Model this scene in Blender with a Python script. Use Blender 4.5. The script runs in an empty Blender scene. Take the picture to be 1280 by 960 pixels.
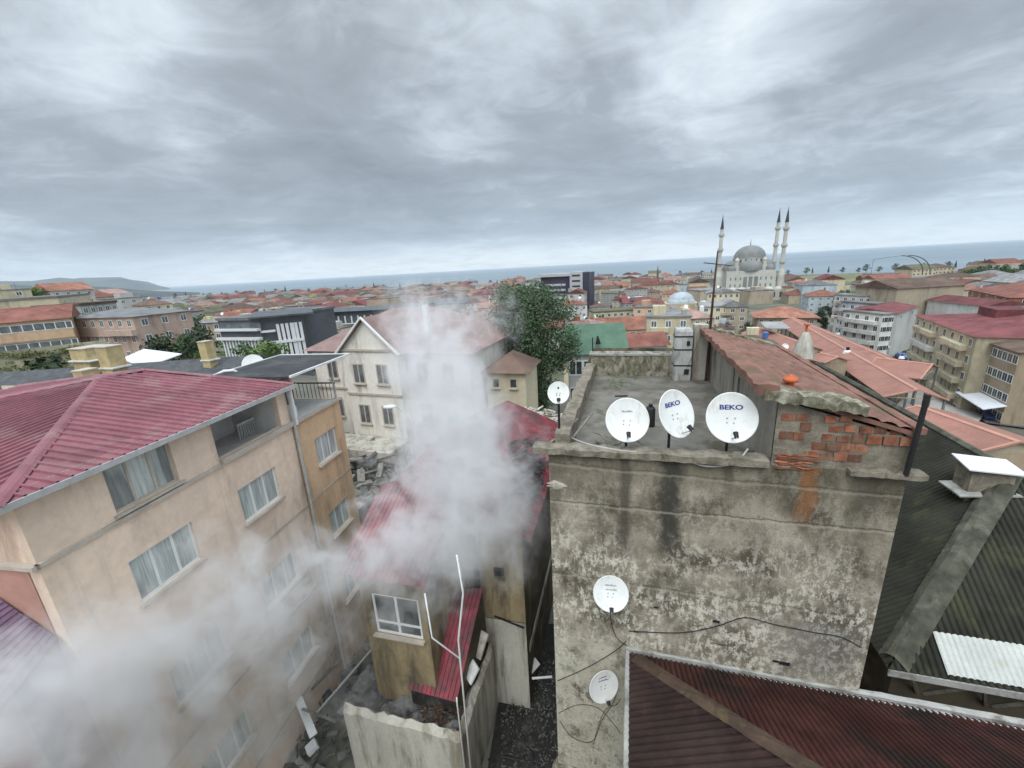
import bpy, bmesh, math, random
from mathutils import Vector, Matrix
R = math.radians
random.seed(11)
scene = bpy.context.scene
COL = scene.collection
# ------------------------------------------------------------------ camera
FPX, PITCH, ROLL = 517.0, R(15.7), R(3.18)
_f = Vector((0, math.cos(PITCH), -math.sin(PITCH)))
_u0 = Vector((0, math.sin(PITCH), math.cos(PITCH))); _r0 = Vector((1, 0, 0))
_r = _r0*math.cos(ROLL) - _u0*math.sin(ROLL); _u = _u0*math.cos(ROLL) + _r0*math.sin(ROLL)
cd = bpy.data.cameras.new('camera'); cam = bpy.data.objects.new('camera', cd); COL.objects.link(cam)
cd.sensor_width = 36; cd.lens = FPX*36/1280; cd.clip_start = 0.1; cd.clip_end = 90000
cam.matrix_world = Matrix(((_r.x, _u.x, -_f.x, 0), (_r.y, _u.y, -_f.y, 0), (_r.z, _u.z, -_f.z, 0), (0, 0, 0, 1)))
scene.camera = cam
# ------------------------------------------------------------------ node helper
class NT:
    def __init__(s, tree): s.t = tree; s.n = tree.nodes; s.l = tree.links
    def new(s, typ, **kw):
        n = s.n.new(typ)
        for k, v in kw.items(): setattr(n, k, v)
        return n
    def put(s, sock, v):
        if isinstance(v, bpy.types.NodeSocket): s.l.new(v, sock)
        elif v is not None:
            if sock.type == 'RGBA' and len(v) == 3: v = (*v, 1)
            sock.default_value = v
    def m(s, op, a, b=None, c=None, clamp=False):
        n = s.new('ShaderNodeMath', operation=op, use_clamp=clamp)
        s.put(n.inputs[0], a); s.put(n.inputs[1], b)
        if c is not None: s.put(n.inputs[2], c)
        return n.outputs[0]
    def v(s, op, a, b=None):
        n = s.new('ShaderNodeVectorMath', operation=op); s.put(n.inputs[0], a)
        if b is not None: s.put(n.inputs[3 if op == 'SCALE' else 1], b)
        return n.outputs['Value' if op in ('LENGTH', 'DISTANCE', 'DOT_PRODUCT') else 'Vector']
    def mix(s, f, a, b, typ='MIX'):
        n = s.new('ShaderNodeMix', data_type='RGBA', blend_type=typ)
        s.put(n.inputs[0], f); s.put(n.inputs[6], a); s.put(n.inputs[7], b); return n.outputs[2]
    def noise(s, vec, scale, detail=4, rough=.55, dist=0.0):
        n = s.new('ShaderNodeTexNoise'); s.put(n.inputs['Vector'], vec); n.inputs['Scale'].default_value = scale
        n.inputs['Detail'].default_value = detail; n.inputs['Roughness'].default_value = rough
        n.inputs['Distortion'].default_value = dist; return n.outputs['Fac']
    def ss(s, x, lo, hi, a=0., b=1.):
        n = s.new('ShaderNodeMapRange', interpolation_type='SMOOTHSTEP'); s.put(n.inputs[0], x)
        for i, q in enumerate((lo, hi, a, b)): n.inputs[i+1].default_value = q
        return n.outputs[0]
    def lin(s, x, lo, hi, a=0., b=1.):
        n = s.new('ShaderNodeMapRange'); s.put(n.inputs[0], x)
        for i, q in enumerate((lo, hi, a, b)): n.inputs[i+1].default_value = q
        return n.outputs[0]
    def comb(s, x, y, z):
        n = s.new('ShaderNodeCombineXYZ'); s.put(n.inputs[0], x); s.put(n.inputs[1], y); s.put(n.inputs[2], z); return n.outputs[0]
    def sep(s, v):
        n = s.new('ShaderNodeSeparateXYZ'); s.put(n.inputs[0], v); return n.outputs
# ------------------------------------------------------------------ world: overcast sky, sun, exposure
SUN_EL, SUN_AZ = 52, 200           # compass-like azimuth: 0 = +Y, clockwise
w = bpy.data.worlds.new('World'); scene.world = w; w.use_nodes = True
T = NT(w.node_tree); T.n.clear()
sky = T.new('ShaderNodeTexSky', sky_type='NISHITA'); sky.sun_disc = False
sky.sun_elevation = R(SUN_EL); sky.sun_rotation = R(SUN_AZ)
bg1 = T.new('ShaderNodeBackground'); T.l.new(sky.outputs[0], bg1.inputs[0]); bg1.inputs[1].default_value = 0.07
tc = T.new('ShaderNodeTexCoord'); D = T.v('NORMALIZE', tc.outputs['Generated'])
dx, dy, dz = T.sep(D)[0:3]
h = T.m('ADD', T.m('MAXIMUM', dz, 0.0), 0.17)
Pp = T.comb(T.m('DIVIDE', dx, h), T.m('DIVIDE', dy, h), 0.0)
n1 = T.noise(Pp, 0.9, 7, .58, 0.6)
n2 = T.noise(T.v('ADD', Pp, (7.3, 2.1, 3.)), 0.26, 3, .5, 0.2)
n3 = T.noise(T.v('MULTIPLY', Pp, (1., 1.25, 1.)), 3.4, 5, .62, 0.7)
cl = T.m('ADD', T.m('ADD', T.m('MULTIPLY', n1, .53), T.m('MULTIPLY', n2, .25)), T.m('MULTIPLY', n3, .22))
def _dir(px, py): return (_r*((px-640)/FPX) + _u*((480-py)/FPX) + _f).normalized()
def patch(px, py, rad, amp, sx=1.0):
    d = _dir(px, py); v = T.v('SUBTRACT', D, tuple(d))
    v = T.v('MULTIPLY', v, (1/sx, 1, 1)); r = T.v('LENGTH', v)
    return T.m('MULTIPLY', T.ss(r, 0, rad, 1, 0), amp)
for a in [(105, 40, .22, .10), (130, 110, .10, .06), (925, 60, .26, .12), (850, 150, .2, .07), (575, 175, .15, .09), (240, 190, .10, .06),
          (450, 120, .34, -.045), (350, 60, .3, -.03), (690, 225, .28, -.09, 2.2), (150, 280, .24, -.085, 2.2), (420, 270, .2, -.07, 2.4), (900, 235, .2, -.06, 2.4), (1150, 190, .35, -.06, 2.), (480, 240, .2, -.06, 2.)]:
    cl = T.m('ADD', cl, patch(*a))
cr = T.new('ShaderNodeValToRGB'); T.l.new(cl, cr.inputs[0]); e = cr.color_ramp
e.elements[0].position = .22; e.elements[0].color = (.20, .23, .265, 1)
e.elements[1].position = .66; e.elements[1].color = (.90, .97, 1.0, 1)
for p_, c_ in ((.34, (.275, .31, .35, 1)), (.43, (.35, .395, .445, 1)), (.495, (.50, .56, .62, 1)), (.56, (.67, .75, .82, 1))):
    q_ = e.elements.new(p_); q_.color = c_
ccol = cr.outputs[0]
azr = T.m('ARCTAN2', dx, dy)
# the thin bright gap between the cloud base and the horizon
gap = T.m('MULTIPLY', T.ss(dz, .012, .082, 1, 0), T.ss(T.m('ADD', n3, T.m('MULTIPLY', n1, .6)), .55, .95, .75, 1.0))
ccol = T.mix(T.m('MULTIPLY', gap, T.ss(azr, -1.1, -.45, .25, .92)), ccol, (.92, .97, .94))
boost = T.m('ADD', 1.0, T.m('ADD', T.ss(dz, .52, .9, 0, 1.9), T.ss(dy, .25, -.4, 0, .5)))
bg2 = T.new('ShaderNodeBackground'); T.l.new(ccol, bg2.inputs[0]); T.l.new(boost, bg2.inputs[1])
mx = T.new('ShaderNodeMixShader'); mx.inputs[0].default_value = .94
T.l.new(bg1.outputs[0], mx.inputs[1]); T.l.new(bg2.outputs[0], mx.inputs[2])
wo = T.new('ShaderNodeOutputWorld'); T.l.new(mx.outputs[0], wo.inputs[0])
w.cycles.sampling_method = 'MANUAL'; w.cycles.sample_map_resolution = 512
sl = bpy.data.lights.new('sun', 'SUN'); sl.energy = 1.4; sl.angle = R(35); sl.color = (1, .97, .92)
so = bpy.data.objects.new('sun', sl); COL.objects.link(so)
sd = Vector((math.sin(R(SUN_AZ))*math.cos(R(SUN_EL)), math.cos(R(SUN_AZ))*math.cos(R(SUN_EL)), math.sin(R(SUN_EL))))
so.rotation_euler = sd.to_track_quat('Z', 'Y').to_euler()
vs = scene.view_settings; scene.display_settings.display_device = 'sRGB'
vs.view_transform = 'Standard'; vs.look = 'None'; vs.exposure = 0.12; vs.gamma = 1.0; vs.use_curve_mapping = False
cy = scene.cycles
cy.max_bounces = 5; cy.diffuse_bounces = 2; cy.glossy_bounces = 2; cy.transmission_bounces = 2; cy.volume_bounces = 3; cy.transparent_max_bounces = 6
cy.use_denoising = True; cy.use_adaptive_sampling = True; cy.adaptive_threshold = .02; cy.volume_step_rate = 1.0; cy.volume_max_steps = 72
cy.sample_clamp_indirect = 4.0
# ------------------------------------------------------------------ geometry helpers
def ray(px, py): return _r*((px-640)/FPX) + _u*((480-py)/FPX) + _f
def atZ(px, py, z): d = ray(px, py); return d*(z/d.z)
def atY(px, py, y): d = ray(px, py); return d*(y/d.y)
class Fr:
    """a vertical working plane: x along the wall (left to right as seen), y inwards"""
    def __init__(s, x, y, th):
        s.x, s.y, s.th = x, y, th; t = R(th)
        s.ex = Vector((math.cos(t), math.sin(t))); s.ey = Vector((-math.sin(t), math.cos(t)))
    def loc(s, p): v = Vector((p[0]-s.x, p[1]-s.y)); return Vector((v.dot(s.ex), v.dot(s.ey), p[2]))
    def wall(s, px, py, t=0):
        d = ray(px, py); k = (Vector((s.x, s.y)).dot(s.ey)+t)/d.xy.dot(s.ey); return s.loc(d*k)
    def side(s, px, py, q=0):
        d = ray(px, py); k = (Vector((s.x, s.y)).dot(s.ex)+q)/d.xy.dot(s.ex); return s.loc(d*k)
    def flat(s, px, py, z): return s.loc(atZ(px, py, z))
    def W(s, a, b, z): p = Vector((s.x, s.y)) + s.ex*a + s.ey*b; return Vector((p.x, p.y, z))
def frame_from(pl, pr_, z):
    a, b = atZ(*pl, z), atZ(*pr_, z); th = math.degrees(math.atan2(b.y-a.y, b.x-a.x))
    return Fr(a.x, a.y, th), (b-a).length
class MB:
    def __init__(s): s.v = []; s.f = []
    def quad(s, *p):
        n = len(s.v); s.v += [tuple(q) for q in p]; s.f.append(tuple(range(n, n+len(p)))); return s
    def box(s, x0, x1, y0, y1, z0, z1):
        if x1 < x0: x0, x1 = x1, x0
        if y1 < y0: y0, y1 = y1, y0
        if z1 < z0: z0, z1 = z1, z0
        n = len(s.v)
        s.v += [(x0,y0,z0),(x1,y0,z0),(x1,y1,z0),(x0,y1,z0),(x0,y0,z1),(x1,y0,z1),(x1,y1,z1),(x0,y1,z1)]
        s.f += [(n,n+3,n+2,n+1),(n+4,n+5,n+6,n+7),(n,n+1,n+5,n+4),(n+1,n+2,n+6,n+5),(n+2,n+3,n+7,n+6),(n+3,n,n+4,n+7)]
        return s
    def slab(s, pts, th):
        """polygon pts (any plane) given a thickness th downwards"""
        n = len(s.v); k = len(pts)
        s.v += [tuple(p) for p in pts] + [(p[0], p[1], p[2]-th) for p in pts]
        s.f.append(tuple(range(n, n+k))); s.f.append(tuple(reversed(range(n+k, n+2*k))))
        for i in range(k): j = (i+1) % k; s.f.append((n+i, n+k+i, n+k+j, n+j))
        return s
    def tube(s, pts, r, seg=6, cap=True):
        pts = [Vector(p) for p in pts]; rs = r if isinstance(r, (list, tuple)) else [r]*len(pts)
        n = len(s.v)
        for i, p in enumerate(pts):
            d = (pts[min(i+1, len(pts)-1)] - pts[max(i-1, 0)]).normalized()
            a = d.orthogonal().normalized() if i == 0 else (a - d*a.dot(d)).normalized()
            b = d.cross(a)
            for k in range(seg):
                t = 2*math.pi*k/seg; s.v.append(tuple(p + (a*math.cos(t)+b*math.sin(t))*rs[i]))
        for i in range(len(pts)-1):
            for k in range(seg):
                q = (k+1) % seg; s.f.append((n+i*seg+k, n+i*seg+q, n+(i+1)*seg+q, n+(i+1)*seg+k))
        if cap:
            s.f.append(tuple(reversed(range(n, n+seg)))); m = n+(len(pts)-1)*seg; s.f.append(tuple(range(m, m+seg)))
        return s
    def lathe(s, prof, c=(0, 0, 0), seg=20, M=None, smooth=False):
        n = len(s.v); c = Vector(c)
        for (r, z) in prof:
            for k in range(seg):
                t = 2*math.pi*k/seg; p = Vector((r*math.cos(t), r*math.sin(t), z))
                if M: p = M @ p
                s.v.append(tuple(p+c))
        for i in range(len(prof)-1):
            for k in range(seg):
                q = (k+1) % seg; s.f.append((n+i*seg+k, n+i*seg+q, n+(i+1)*seg+q, n+(i+1)*seg+k))
        return s
    def corr(s, A, B, Cc, Dd, pitch=.1, amp=.02, round_=True, skew=False):
        """ribbed sheet over A-B (eave), C-D (top edge); ribs run up the slope, cut off at the hips"""
        A, B, Cc, Dd = map(Vector, (A, B, Cc, Dd)); L = (B-A).length; k = max(1, int(L/pitch)); u = (B-A)/L
        nr = (B-A).cross((Dd+Cc)/2-(A+B)/2).normalized()
        if nr.z < 0: nr = -nr
        vv = nr.cross(u); vv = vv if (Cc+Dd-A-B).dot(vv) > 0 else -vv
        top = [(0, 0), ((Dd-A).dot(u), (Dd-A).dot(vv)), ((Cc-A).dot(u), (Cc-A).dot(vv)), (L, 0)]
        def vmax(x):
            x = min(max(x, 1e-4), L-1e-4); best = 0
            for (a, va), (b, vb) in zip(top, top[1:]):
                if min(a, b) <= x <= max(a, b) and abs(b-a) > 1e-6: best = max(best, va+(vb-va)*(x-a)/(b-a))
            return best
        prof = [(0, 0), (.25, .8), (.5, 1), (.75, .8)] if round_ else [(0, 0), (.72, 0), (.78, 1), (.94, 1)]
        prev = None
        for i in range(k+1):
            for (w_, hh) in prof if i < k else [(0, 0)]:
                t = (i+w_)/k; o = nr*(amp*hh)
                if skew: p = A.lerp(B, t)+o; q = Dd.lerp(Cc, t)+o
                else: p = A+u*(L*t)+o; q = p+vv*vmax(L*t)
                n = len(s.v); s.v += [tuple(p), tuple(q)]
                if prev is not None: s.f.append((prev, n, n+1, prev+1))
                prev = n
        return s
    def build(s, name, mat, parent=None, smooth=False):
        me = bpy.data.meshes.new(name); me.from_pydata(s.v, [], s.f); me.materials.append(M[mat] if isinstance(mat, str) else mat)
        if smooth:
            for p in me.polygons: p.use_smooth = True
        me.update(); o = bpy.data.objects.new(name, me); COL.objects.link(o)
        if parent: o.parent = parent
        return o
def tag(o, label=None, cat=None, group=None, kind=None):
    for k, v in (('label', label), ('category', cat), ('group', group), ('kind', kind)):
        if v: o[k] = v
    return o
def empty(name, label, cat, fr=None, loc=None, group=None, z=0):
    o = bpy.data.objects.new(name, None); COL.objects.link(o); o.empty_display_size = .2
    if fr: o.location = (fr.x, fr.y, z); o.rotation_euler = (0, 0, R(fr.th))
    if loc: o.location = loc
    return tag(o, label, cat, group)
def ccopy(o, parent=None):
    c = o.copy(); COL.objects.link(c); c.parent = parent
    for ch in o.children: ccopy(ch, c)
    return c
# ------------------------------------------------------------------ materials
M = {}
def mat(name, rgb, rough=.85, var=.25, scale=2.0, dirt=None, dirt_amt=.5, dscale=1.2, zs=1.0, bump=0.0, bscale=20, spec=.3, metal=0, obj=False, fine=.10, streak=None, rnd=0):
    m = bpy.data.materials.new(name); m.use_nodes = True; t = NT(m.node_tree); b = t.n['Principled BSDF']
    if obj: pos = t.new('ShaderNodeTexCoord').outputs['Object']
    else: pos = t.new('ShaderNodeNewGeometry').outputs['Position']
    p2 = t.v('MULTIPLY', pos, (1, 1, zs))
    n = t.noise(p2, scale, 5, .6)
    lo = tuple(c*(1-var) for c in rgb); hi = tuple(min(1, c*(1+var)) for c in rgb)
    c = t.mix(t.ss(n, .3, .7), lo, hi)
    c = t.mix(1.0, c, t.comb(*[t.lin(t.noise(pos, scale*9, 3, .7), .25, .75, 1-fine, 1+fine)]*3), 'MULTIPLY')
    if dirt:
        d = t.noise(t.v('MULTIPLY', pos, (1, 1, zs*.6)), dscale, 6, .65, .4)
        c = t.mix(t.ss(d, .62-dirt_amt*.25, .78-dirt_amt*.15), c, dirt)
    if streak:
        sn = t.noise(t.v('MULTIPLY', pos, (1, 1, .07)), streak[1], 4, .65, .1)
        c = t.mix(t.m('MULTIPLY', t.ss(sn, .52, .70), t.m('MULTIPLY', streak[2], t.ss(t.noise(pos, streak[1]*.25, 3), .35, .6))), c, streak[0])
    if rnd:
        q = t.lin(t.new('ShaderNodeObjectInfo').outputs['Random'], 0, 1, 1-rnd, 1+rnd); c = t.mix(1.0, c, t.comb(q, q, q), 'MULTIPLY')
    t.put(b.inputs['Base Color'], c); b.inputs['Roughness'].default_value = rough
    b.inputs['Specular IOR Level'].default_value = spec; b.inputs['Metallic'].default_value = metal
    if bump:
        bn = t.new('ShaderNodeBump'); bn.inputs['Strength'].default_value = bump; bn.inputs['Distance'].default_value = .02
        t.put(bn.inputs['Height'], t.noise(pos, bscale, 4, .6)); t.l.new(bn.outputs[0], b.inputs['Normal'])
    M[name] = m; return m
mat('peach', (.72, .57, .45), .9, .08, .5, dirt=(.40, .30, .23), dirt_amt=.45, dscale=.7, zs=.4, bump=.25, streak=((.42, .34, .27), 2.6, .35))
mat('orange_wall', (.68, .48, .30), .9, .08, .6, dirt=(.45, .30, .2), dirt_amt=.4, dscale=.9, zs=.4, bump=.2, streak=((.36, .26, .18), 3, .6))
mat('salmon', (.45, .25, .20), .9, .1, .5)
mat('loggia_grey', (.62, .61, .59), .9, .1)
mat('red_metal', (.215, .075, .095), .5, .22, .8, dirt=(.27, .15, .155), dirt_amt=.6, dscale=.9, spec=.4, streak=((.13, .06, .065), 3, .5))
mat('wine_metal', (.19, .045, .06), .5, .2, 1., dirt=(.10, .05, .05), dirt_amt=.5, dscale=1.1, spec=.4)
mat('burnt_red', (.24, .04, .055), .55, .4, 1.6, dirt=(.09, .045, .045), dirt_amt=.85, dscale=1.8, spec=.35)
mat('plaster_trim', (.45, .40, .34), .85, .12, 2)
mat('white_pvc', (.72, .73, .72), .45, .05, 2, fine=.03)
mat('white_metal', (.70, .71, .70), .4, .08, 3, dirt=(.5, .48, .42), dirt_amt=.3)
mat('dish_white', (.74, .75, .73), .4, .05, 4, dirt=(.55, .53, .47), dirt_amt=.35, dscale=5, fine=.04, streak=((.42, .39, .33), 7, .45))
mat('curtain', (.46, .50, .48), .35, .2, 4, zs=.15, spec=.6)
mat('glass_dark', (.045, .055, .06), .12, .3, 1.5, spec=.7)
mat('glass_mid', (.12, .14, .15), .15, .35, .8, spec=.7)
mat('black_felt', (.045, .047, .05), .8, .3, 1.2, dirt=(.09, .09, .085), dirt_amt=.5)
mat('shingle', (.075, .08, .085), .85, .25, 2.5, dirt=(.13, .13, .12), dirt_amt=.4, bump=.3)
mat('yellow_plaster', (.46, .37, .20), .9, .15, 3, dirt=(.35, .27, .14), dirt_amt=.4)
mat('mustard', (.33, .26, .15), .9, .25, 1.2, dirt=(.11, .09, .065), dirt_amt=.9, dscale=1.3, zs=.4, bump=.4, streak=((.07, .06, .05), 3, .7))
mat('old_white_wall', (.48, .46, .40), .9, .12, 1.2, dirt=(.24, .21, .16), dirt_amt=.75, dscale=1.8, zs=.3, bump=.5, streak=((.13, .115, .09), 3, .8))
mat('soot_wall', (.085, .07, .05), .95, .3, 1.0, dirt=(.2, .16, .1), dirt_amt=.4)
mat('ash', (.14, .14, .135), .95, .35, 2.2, dirt=(.04, .038, .035), dirt_amt=.7, dscale=2.5, bump=.6, bscale=9)
mat('rubble', (.13, .123, .11), .95, .35, 3, dirt=(.05, .045, .04), dirt_amt=.6)
mat('charred', (.03, .027, .025), .9, .3, 5, dirt=(.12, .11, .1), dirt_amt=.3)
mat('old_wood', (.19, .17, .145), .85, .3, 6, zs=3, dirt=(.1, .09, .07), dirt_amt=.5)
mat('black_metal', (.02, .02, .022), .5, .2, 5)
mat('rust_metal', (.075, .04, .028), .8, .35, 6, dirt=(.02, .018, .016), dirt_amt=.5)
mat('cable', (.025, .024, .022), .6, .1, 5)
mat('pipe_grey', (.42, .42, .41), .5, .12, 4)
mat('villa_wall', (.74, .72, .65), .9, .08, .5, dirt=(.45, .43, .37), dirt_amt=.4, zs=.3, streak=((.38, .36, .3), 2, .5))
mat('cream_wall', (.52, .46, .33), .9, .1, .5, dirt=(.34, .30, .22), dirt_amt=.4, zs=.3)
mat('faded_roof', (.26, .175, .16), .85, .2, .8, dirt=(.22, .16, .14), dirt_amt=.5)
mat('terracotta', (.30, .145, .11), .6, .15, .3, dirt=(.28, .13, .09), dirt_amt=.4, dscale=.25)
mat('terracotta_trim', (.46, .24, .18), .6, .1, 1)
mat('green_roof', (.075, .14, .095), .7, .15, .6, dirt=(.12, .16, .11), dirt_amt=.4)
mat('brown_tile', (.20, .105, .08), .85, .28, 2.5, dirt=(.12, .10, .06), dirt_amt=.55, dscale=1.2, bump=.4, bscale=30)
mat('moss', (.14, .13, .085), .95, .4, 4, dirt=(.34, .32, .26), dirt_amt=.8, dscale=6, bump=.9, bscale=18)
mat('terrace_floor', (.165, .155, .135), .92, .3, 1.3, dirt=(.09, .085, .06), dirt_amt=.65, dscale=1.6, bump=.5, bscale=25)
mat('brick', (.27, .092, .052), .9, .4, 7, dirt=(.25, .16, .11), dirt_amt=.7, dscale=9, bump=.5, bscale=40)
mat('mortar', (.21, .185, .145), .95, .3, 5, dirt=(.11, .095, .07), dirt_amt=.5, dscale=5, bump=.8, bscale=25)
mat('orange_clay', (.48, .12, .045), .6, .1, 5)
mat('dark_corr', (.034, .034, .027), .75, .3, 1.2, dirt=(.06, .063, .037), dirt_amt=.5, dscale=1.4, bump=.2, spec=.1)
mat('moss_ridge', (.07, .07, .052), .95, .35, 4, dirt=(.13, .13, .10), dirt_amt=.6, dscale=2, bump=.8, bscale=30)
mat('rust_corr', (.062, .024, .02), .6, .35, 1.3, dirt=(.025, .018, .016), dirt_amt=.7, dscale=1.2, bump=.2, spec=.12)
mat('rust_corr_dark', (.034, .022, .019), .7, .35, 1.3, dirt=(.06, .03, .025), dirt_amt=.45, dscale=2, bump=.2, spec=.12)
mat('brown_ridge', (.07, .045, .032), .9, .3, 2, dirt=(.13, .105, .05), dirt_amt=.4, dscale=3, bump=.5)
mat('white_corr', (.47, .49, .46), .5, .1, 2, dirt=(.42, .42, .36), dirt_amt=.4, dscale=2)
mat('concrete_lip', (.33, .33, .31), .9, .2, 2.5, dirt=(.15, .14, .12), dirt_amt=.5, dscale=3, bump=.4)
mat('white_sheet', (.66, .68, .72), .4, .07, 3, fine=.03)
mat('court', (.42, .41, .38), .9, .12, .3)
mat('asphalt', (.10, .10, .10), .9, .2, .1)
mat('marble', (.47, .465, .42), .7, .08, .1, dirt=(.38, .38, .36), dirt_amt=.4, dscale=.12)
mat('lead', (.19, .20, .195), .6, .12, .2)
mat('cabinet_metal', (.40, .41, .40), .6, .15, 3, dirt=(.2, .18, .15), dirt_amt=.6, dscale=3, streak=((.14, .12, .1), 6, .6)); mat('spire', (.035, .04, .05), .5, .1)
mat('fin_white', (.62, .64, .64), .6, .05)
mat('slate_grey', (.09, .10, .115), .6, .15, .3)
mat('office_dark', (.045, .045, .07), .4, .2, .1)
mat('office_light', (.42, .42, .44), .6, .06, .1)
mat('trunk', (.10, .075, .05), .95, .3, 4)
def tweak(name, fn):
    t = NT(M[name].node_tree); b = t.n['Principled BSDF']; l = b.inputs['Base Color'].links[0].from_socket; t.put(b.inputs['Base Color'], fn(t, l))
def _brick(t, l): r_ = t.new('ShaderNodeNewGeometry').outputs['Random Per Island']; return t.mix(1.0, l, t.comb(t.lin(r_, 0, 1, .45, 1.25), t.lin(r_, 0, 1, .55, 1.3), t.lin(r_, 0, 1, .6, 1.3)), 'MULTIPLY')
tweak('brick', _brick); tweak('rubble', _brick); tweak('charred', _brick); tweak('old_wood', _brick)
def _curt(t, l):
    pos = t.new('ShaderNodeTexCoord').outputs['Object']; r_ = t.new('ShaderNodeObjectInfo').outputs['Random']
    open_ = t.ss(t.noise(t.v('ADD', t.v('MULTIPLY', pos, (1, 1, .1)), t.comb(t.m('MULTIPLY', r_, 40), 0, 0)), 1.6, 1), .58, .61)
    fold_shade = t.lin(t.noise(t.v('MULTIPLY', pos, (1, 1, .05)), 22, 2), .3, .7, .7, 1.15)  # light and dark of the curtain folds painted into the colour
    return t.mix(t.m('MULTIPLY', open_, .6), t.mix(1.0, l, t.comb(fold_shade, fold_shade, fold_shade), 'MULTIPLY'), (.05, .055, .06))
tweak('curtain', _curt); M['curtain'].node_tree.nodes['Principled BSDF'].inputs['Roughness'].default_value = .2
def leafmat(name, a, b, ec=None):
    m = bpy.data.materials.new(name); m.use_nodes = True; t = NT(m.node_tree); bs = t.n['Principled BSDF']
    g = t.new('ShaderNodeNewGeometry'); n = t.noise(g.outputs['Position'], 1.1, 3)
    c = t.mix(t.m('MULTIPLY', t.m('ADD', n, g.outputs['Random Per Island']), .5), a, b); t.put(bs.inputs['Base Color'], c)
    bs.inputs['Roughness'].default_value = .6; bs.inputs['Specular IOR Level'].default_value = .2; M[name] = m
leafmat('leaf', (.03, .055, .035), (.11, .17, .08)); leafmat('leaf_dark', (.015, .03, .015), (.05, .075, .035)); leafmat('leaf_bright', (.04, .09, .02), (.16, .24, .07))
leafmat('creeper', (.05, .06, .02), (.16, .17, .06))
# stained front wall of the old concrete building (object coords of its own frame)
def wallmat():
    m = bpy.data.materials.new('stained_concrete'); m.use_nodes = True; t = NT(m.node_tree); b = t.n['Principled BSDF']
    pos = t.new('ShaderNodeTexCoord').outputs['Object']; sx, sy, sz = t.sep(pos)[0:3]
    n1 = t.noise(pos, 1.1, 6, .62, .3); c = t.mix(t.ss(n1, .35, .66), (.105, .088, .062), (.36, .32, .245))
    fl = t.noise(t.v('MULTIPLY', pos, (1, 1, .6)), 8, 9, .80, .15)
    lowmask = t.ss(t.m('ADD', sz, t.m('MULTIPLY', t.noise(pos, 1.7, 4), .9)), -3.7, -5.1)
    c = t.mix(t.m('MULTIPLY', t.m('MULTIPLY', t.ss(fl, .47, .55), t.ss(t.noise(t.v('ADD', pos, (8, 1, 4)), 1.6, 5, .65, .3), .38, .55, .25, 1)), t.m('MULTIPLY_ADD', lowmask, .62, .25)), c, (.72, .68, .58))
    lc = t.m('MULTIPLY', t.m('MULTIPLY', t.ss(sz, -6.6, -7.3), t.ss(sx, 1.9, 1.5)), t.ss(t.noise(pos, 2.2, 5, .6), .3, .55)); c = t.mix(t.m('MULTIPLY', lc, .8), c, (.55, .52, .42))
    c = t.mix(t.m('MULTIPLY', t.ss(t.noise(t.v('ADD', pos, (3, 5, 9)), 14, 5, .7, .5), .56, .66), .6), c, (.11, .095, .07))
    # dark mould on the upper band and under the ledges
    up = t.ss(t.m('ADD', sz, t.m('MULTIPLY', t.noise(t.v('MULTIPLY', pos, (1.5, 1, .4)), 2.2, 5, .6), 1.5)), -3.3, -2.25)
    c = t.mix(t.m('MULTIPLY', up, .62), c, (.10, .088, .06))
    def streak(s0, ws, za, zb, col, amt):
        nonlocal c
        wob = t.m('MULTIPLY', t.m('SUBTRACT', t.noise(t.v('MULTIPLY', pos, (1, 1, .8)), 3, 4, .6), .5), ws*1.6)
        ax = t.m('ABSOLUTE', t.m('SUBTRACT', t.m('ADD', sx, wob), s0))
        f = t.m('MULTIPLY', t.ss(ax, ws*.25, ws, 1, 0), t.m('MULTIPLY', t.ss(sz, zb-.25, zb+.25), t.ss(sz, za, za+.12, 1, 0)))
        f = t.m('MULTIPLY', f, t.ss(t.noise(pos, 6, 4, .7), .25, .5, .5, 1)); c = t.mix(t.m('MULTIPLY', f, amt), c, col)
    streak(2.22, .24, -2.9, -4.75, (.045, .043, .037), .9)
    streak(1.50, .13, -2.95, -4.9, (.075, .068, .052), .8)
    streak(.35, .2, -2.95, -4.2, (.12, .105, .08), .6)
    streak(4.12, .18, -2.5, -3.9, (.27, .115, .045), .75)
    streak(3.05, .12, -2.95, -3.5, (.07, .06, .045), .7)
    streak(4.85, .25, -2.7, -3.9, (.09, .08, .06), .6)
    streak(2.9, 2.7, -5.35, -5.6, (.23, .21, .16), .35)
    streak(4.6, .9, -5.85, -6.9, (.21, .20, .175), .6)
    # pour lines and cracks
    for z0, slope, a in ((-4.02, .01, .7), (-5.55, .0, .45), (-3.28, -.02, .5)):
        zz = t.m('SUBTRACT', t.m('ADD', sz, t.m('MULTIPLY', t.m('SUBTRACT', t.noise(pos, 2.5, 4, .7), .5), .16)), t.m('MULTIPLY_ADD', sx, slope, z0))
        c = t.mix(t.m('MULTIPLY', t.ss(t.m('ABSOLUTE', zz), .0, .022, 1, 0), a), c, (.065, .055, .04))
        c = t.mix(t.m('MULTIPLY', t.ss(t.m('ABSOLUTE', t.m('ADD', zz, .045)), .0, .035, 1, 0), a*.55), c, (.5, .46, .37))
    t.put(b.inputs['Base Color'], c); b.inputs['Roughness'].default_value = .93; b.inputs['Specular IOR Level'].default_value = .2
    bn = t.new('ShaderNodeBump'); bn.inputs['Strength'].default_value = .75; bn.inputs['Distance'].default_value = .03
    t.put(bn.inputs['Height'], t.m('ADD', t.m('MULTIPLY', fl, .6), t.noise(pos, 28, 5, .7))); t.l.new(bn.outputs[0], b.inputs['Normal'])
    M['stained_concrete'] = m
wallmat()
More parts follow.
